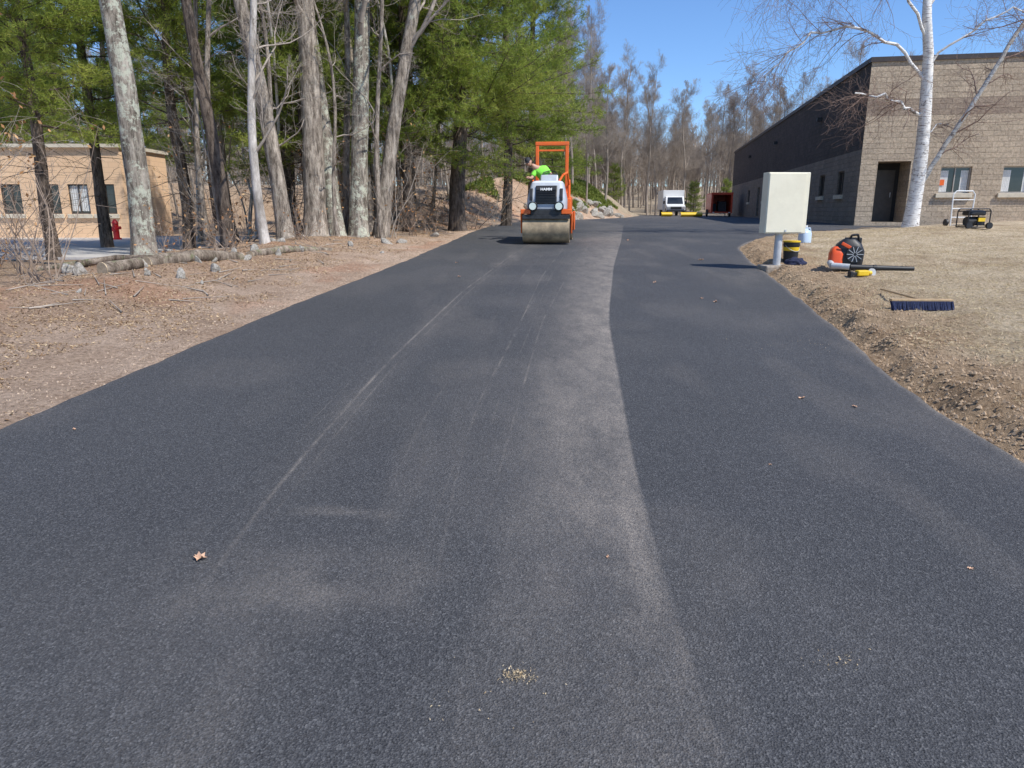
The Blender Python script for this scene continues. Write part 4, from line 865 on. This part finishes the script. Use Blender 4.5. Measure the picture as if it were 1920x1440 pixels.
# ------------------------------------------------------------ loose leaves on road
M['leaf1']=simple('tan_leaf',(.62,.38,.24),.7,var=.2,scale=30)
def leafmesh(seed):
    rd=random.Random(seed); mb=MB(); pts=[]; n=16
    for k in range(n):
        a=2*math.pi*k/n; r=.040*(1 if k%2 else rd.uniform(.45,.75))*(1+.3*math.cos(a))*rd.uniform(.7,1.2); pts.append((r*math.cos(a)*1.4,r*math.sin(a)*.8,.004+.03*abs(math.sin(a*1.5+seed))*rd.random()))
    mb.add([(0,0,.004)]+pts,[(0,1+k,1+(k+1)%n) for k in range(n)]); me=bpy.data.meshes.new('leaf'); me.from_pydata(mb.v,[],mb.f); me.materials.append(M['leaf1']); return me
lm=[leafmesh(i) for i in range(4)]
for i,(x,y,s) in enumerate([(-1.36,2.83,.8),(.42,2.85,.3),(-2.9,4.5,.35),(2.2,5.2,.6),(2.5,5.0,.5),(2.75,9.6,1.0),(2.65,9.9,.7),(-.9,12.2,.9),(2.3,11.5,.8),(-2.15,2.45,.3),(1.5,3.9,.25),(3.9,14.8,1.2),(3.2,20,1.3),(-1.1,14.3,.8),(1.95,2.75,.3)]):
    o=ob('fallen_leaf',lm[i%4],None,(x,y,float(prof(y))+.006),(0,0,x*5+y)); o.scale=(s,s,s); tag(o,"curled tan oak leaf lying on fresh asphalt",'leaf','loose leaves on the driveway')
g=np.random.default_rng(31); cs=[(.02,2.07,.03,260),(1.12,2.15,.05,60),(-.1,1.95,.2,40),(2.95,7,.3,80),(3.8,11,.3,60)]; PX=[];PY=[]
for x,y,s,n in cs: PX.append(g.normal(x,s,n)); PY.append(g.normal(y,s*.6,n))
PX=np.concatenate(PX);PY=np.concatenate(PY); kk=PX<XR(PY)-.02; PX=PX[kk];PY=PY[kk];N=len(PX); P=np.stack([PX,PY,prof(PY)+.010],1); u=g.normal(0,1,(N,3))*.0035; w=g.normal(0,1,(N,3))*.0035
tag(ob('soil_crumbs',mk('soil_crumbs',np.stack([P,P+u,P+w],1).reshape(-1,3),[np.arange(N*3).reshape(-1,3)],[M['straw']],var=g.random(N))),"pinch of pale soil crumbs spilled on the asphalt",'soil',kind='stuff')
# ------------------------------------------------------------ camera, light
cam=bpy.data.cameras.new('camera'); cam.sensor_width=36; cam.lens=24.96; cam.clip_end=2000; co=bpy.data.objects.new('camera',cam); link(co); co.location=(0,0,1.6); co.rotation_euler=(math.radians(90-13.77),0,0); S.camera=co
el=math.radians(52); sv=Vector((.80*math.cos(el),-.60*math.cos(el),math.sin(el)))
su=bpy.data.lights.new('sun','SUN'); su.energy=5.0; su.angle=math.radians(.53); su.color=(1,.965,.90); so=bpy.data.objects.new('sun',su); link(so); so.rotation_euler=sv.to_track_quat('Z','Y').to_euler(); so.location=(30,-15,40)
w=bpy.data.worlds.new('World'); S.world=w; w.use_nodes=True; nt=w.node_tree; sk=nt.nodes.new('ShaderNodeTexSky'); sk.sky_type='NISHITA'; sk.sun_disc=False; sk.sun_elevation=el; sk.sun_rotation=math.radians(126.9); sk.air_density=1.0; sk.dust_density=.1; sk.ozone_density=2.5; sk.altitude=500
bg=nt.nodes['Background']; bg.inputs[1].default_value=.15
mx=nt.nodes.new('ShaderNodeMix'); mx.data_type='RGBA'; mx.blend_type='MULTIPLY'; mx.inputs[0].default_value=1; mx.inputs[7].default_value=(.74,.94,1.20,1); nt.links.new(sk.outputs[0],mx.inputs[6]); nt.links.new(mx.outputs[2],bg.inputs[0])
S.view_settings.view_transform='Standard'; S.view_settings.look='None'; S.view_settings.exposure=0
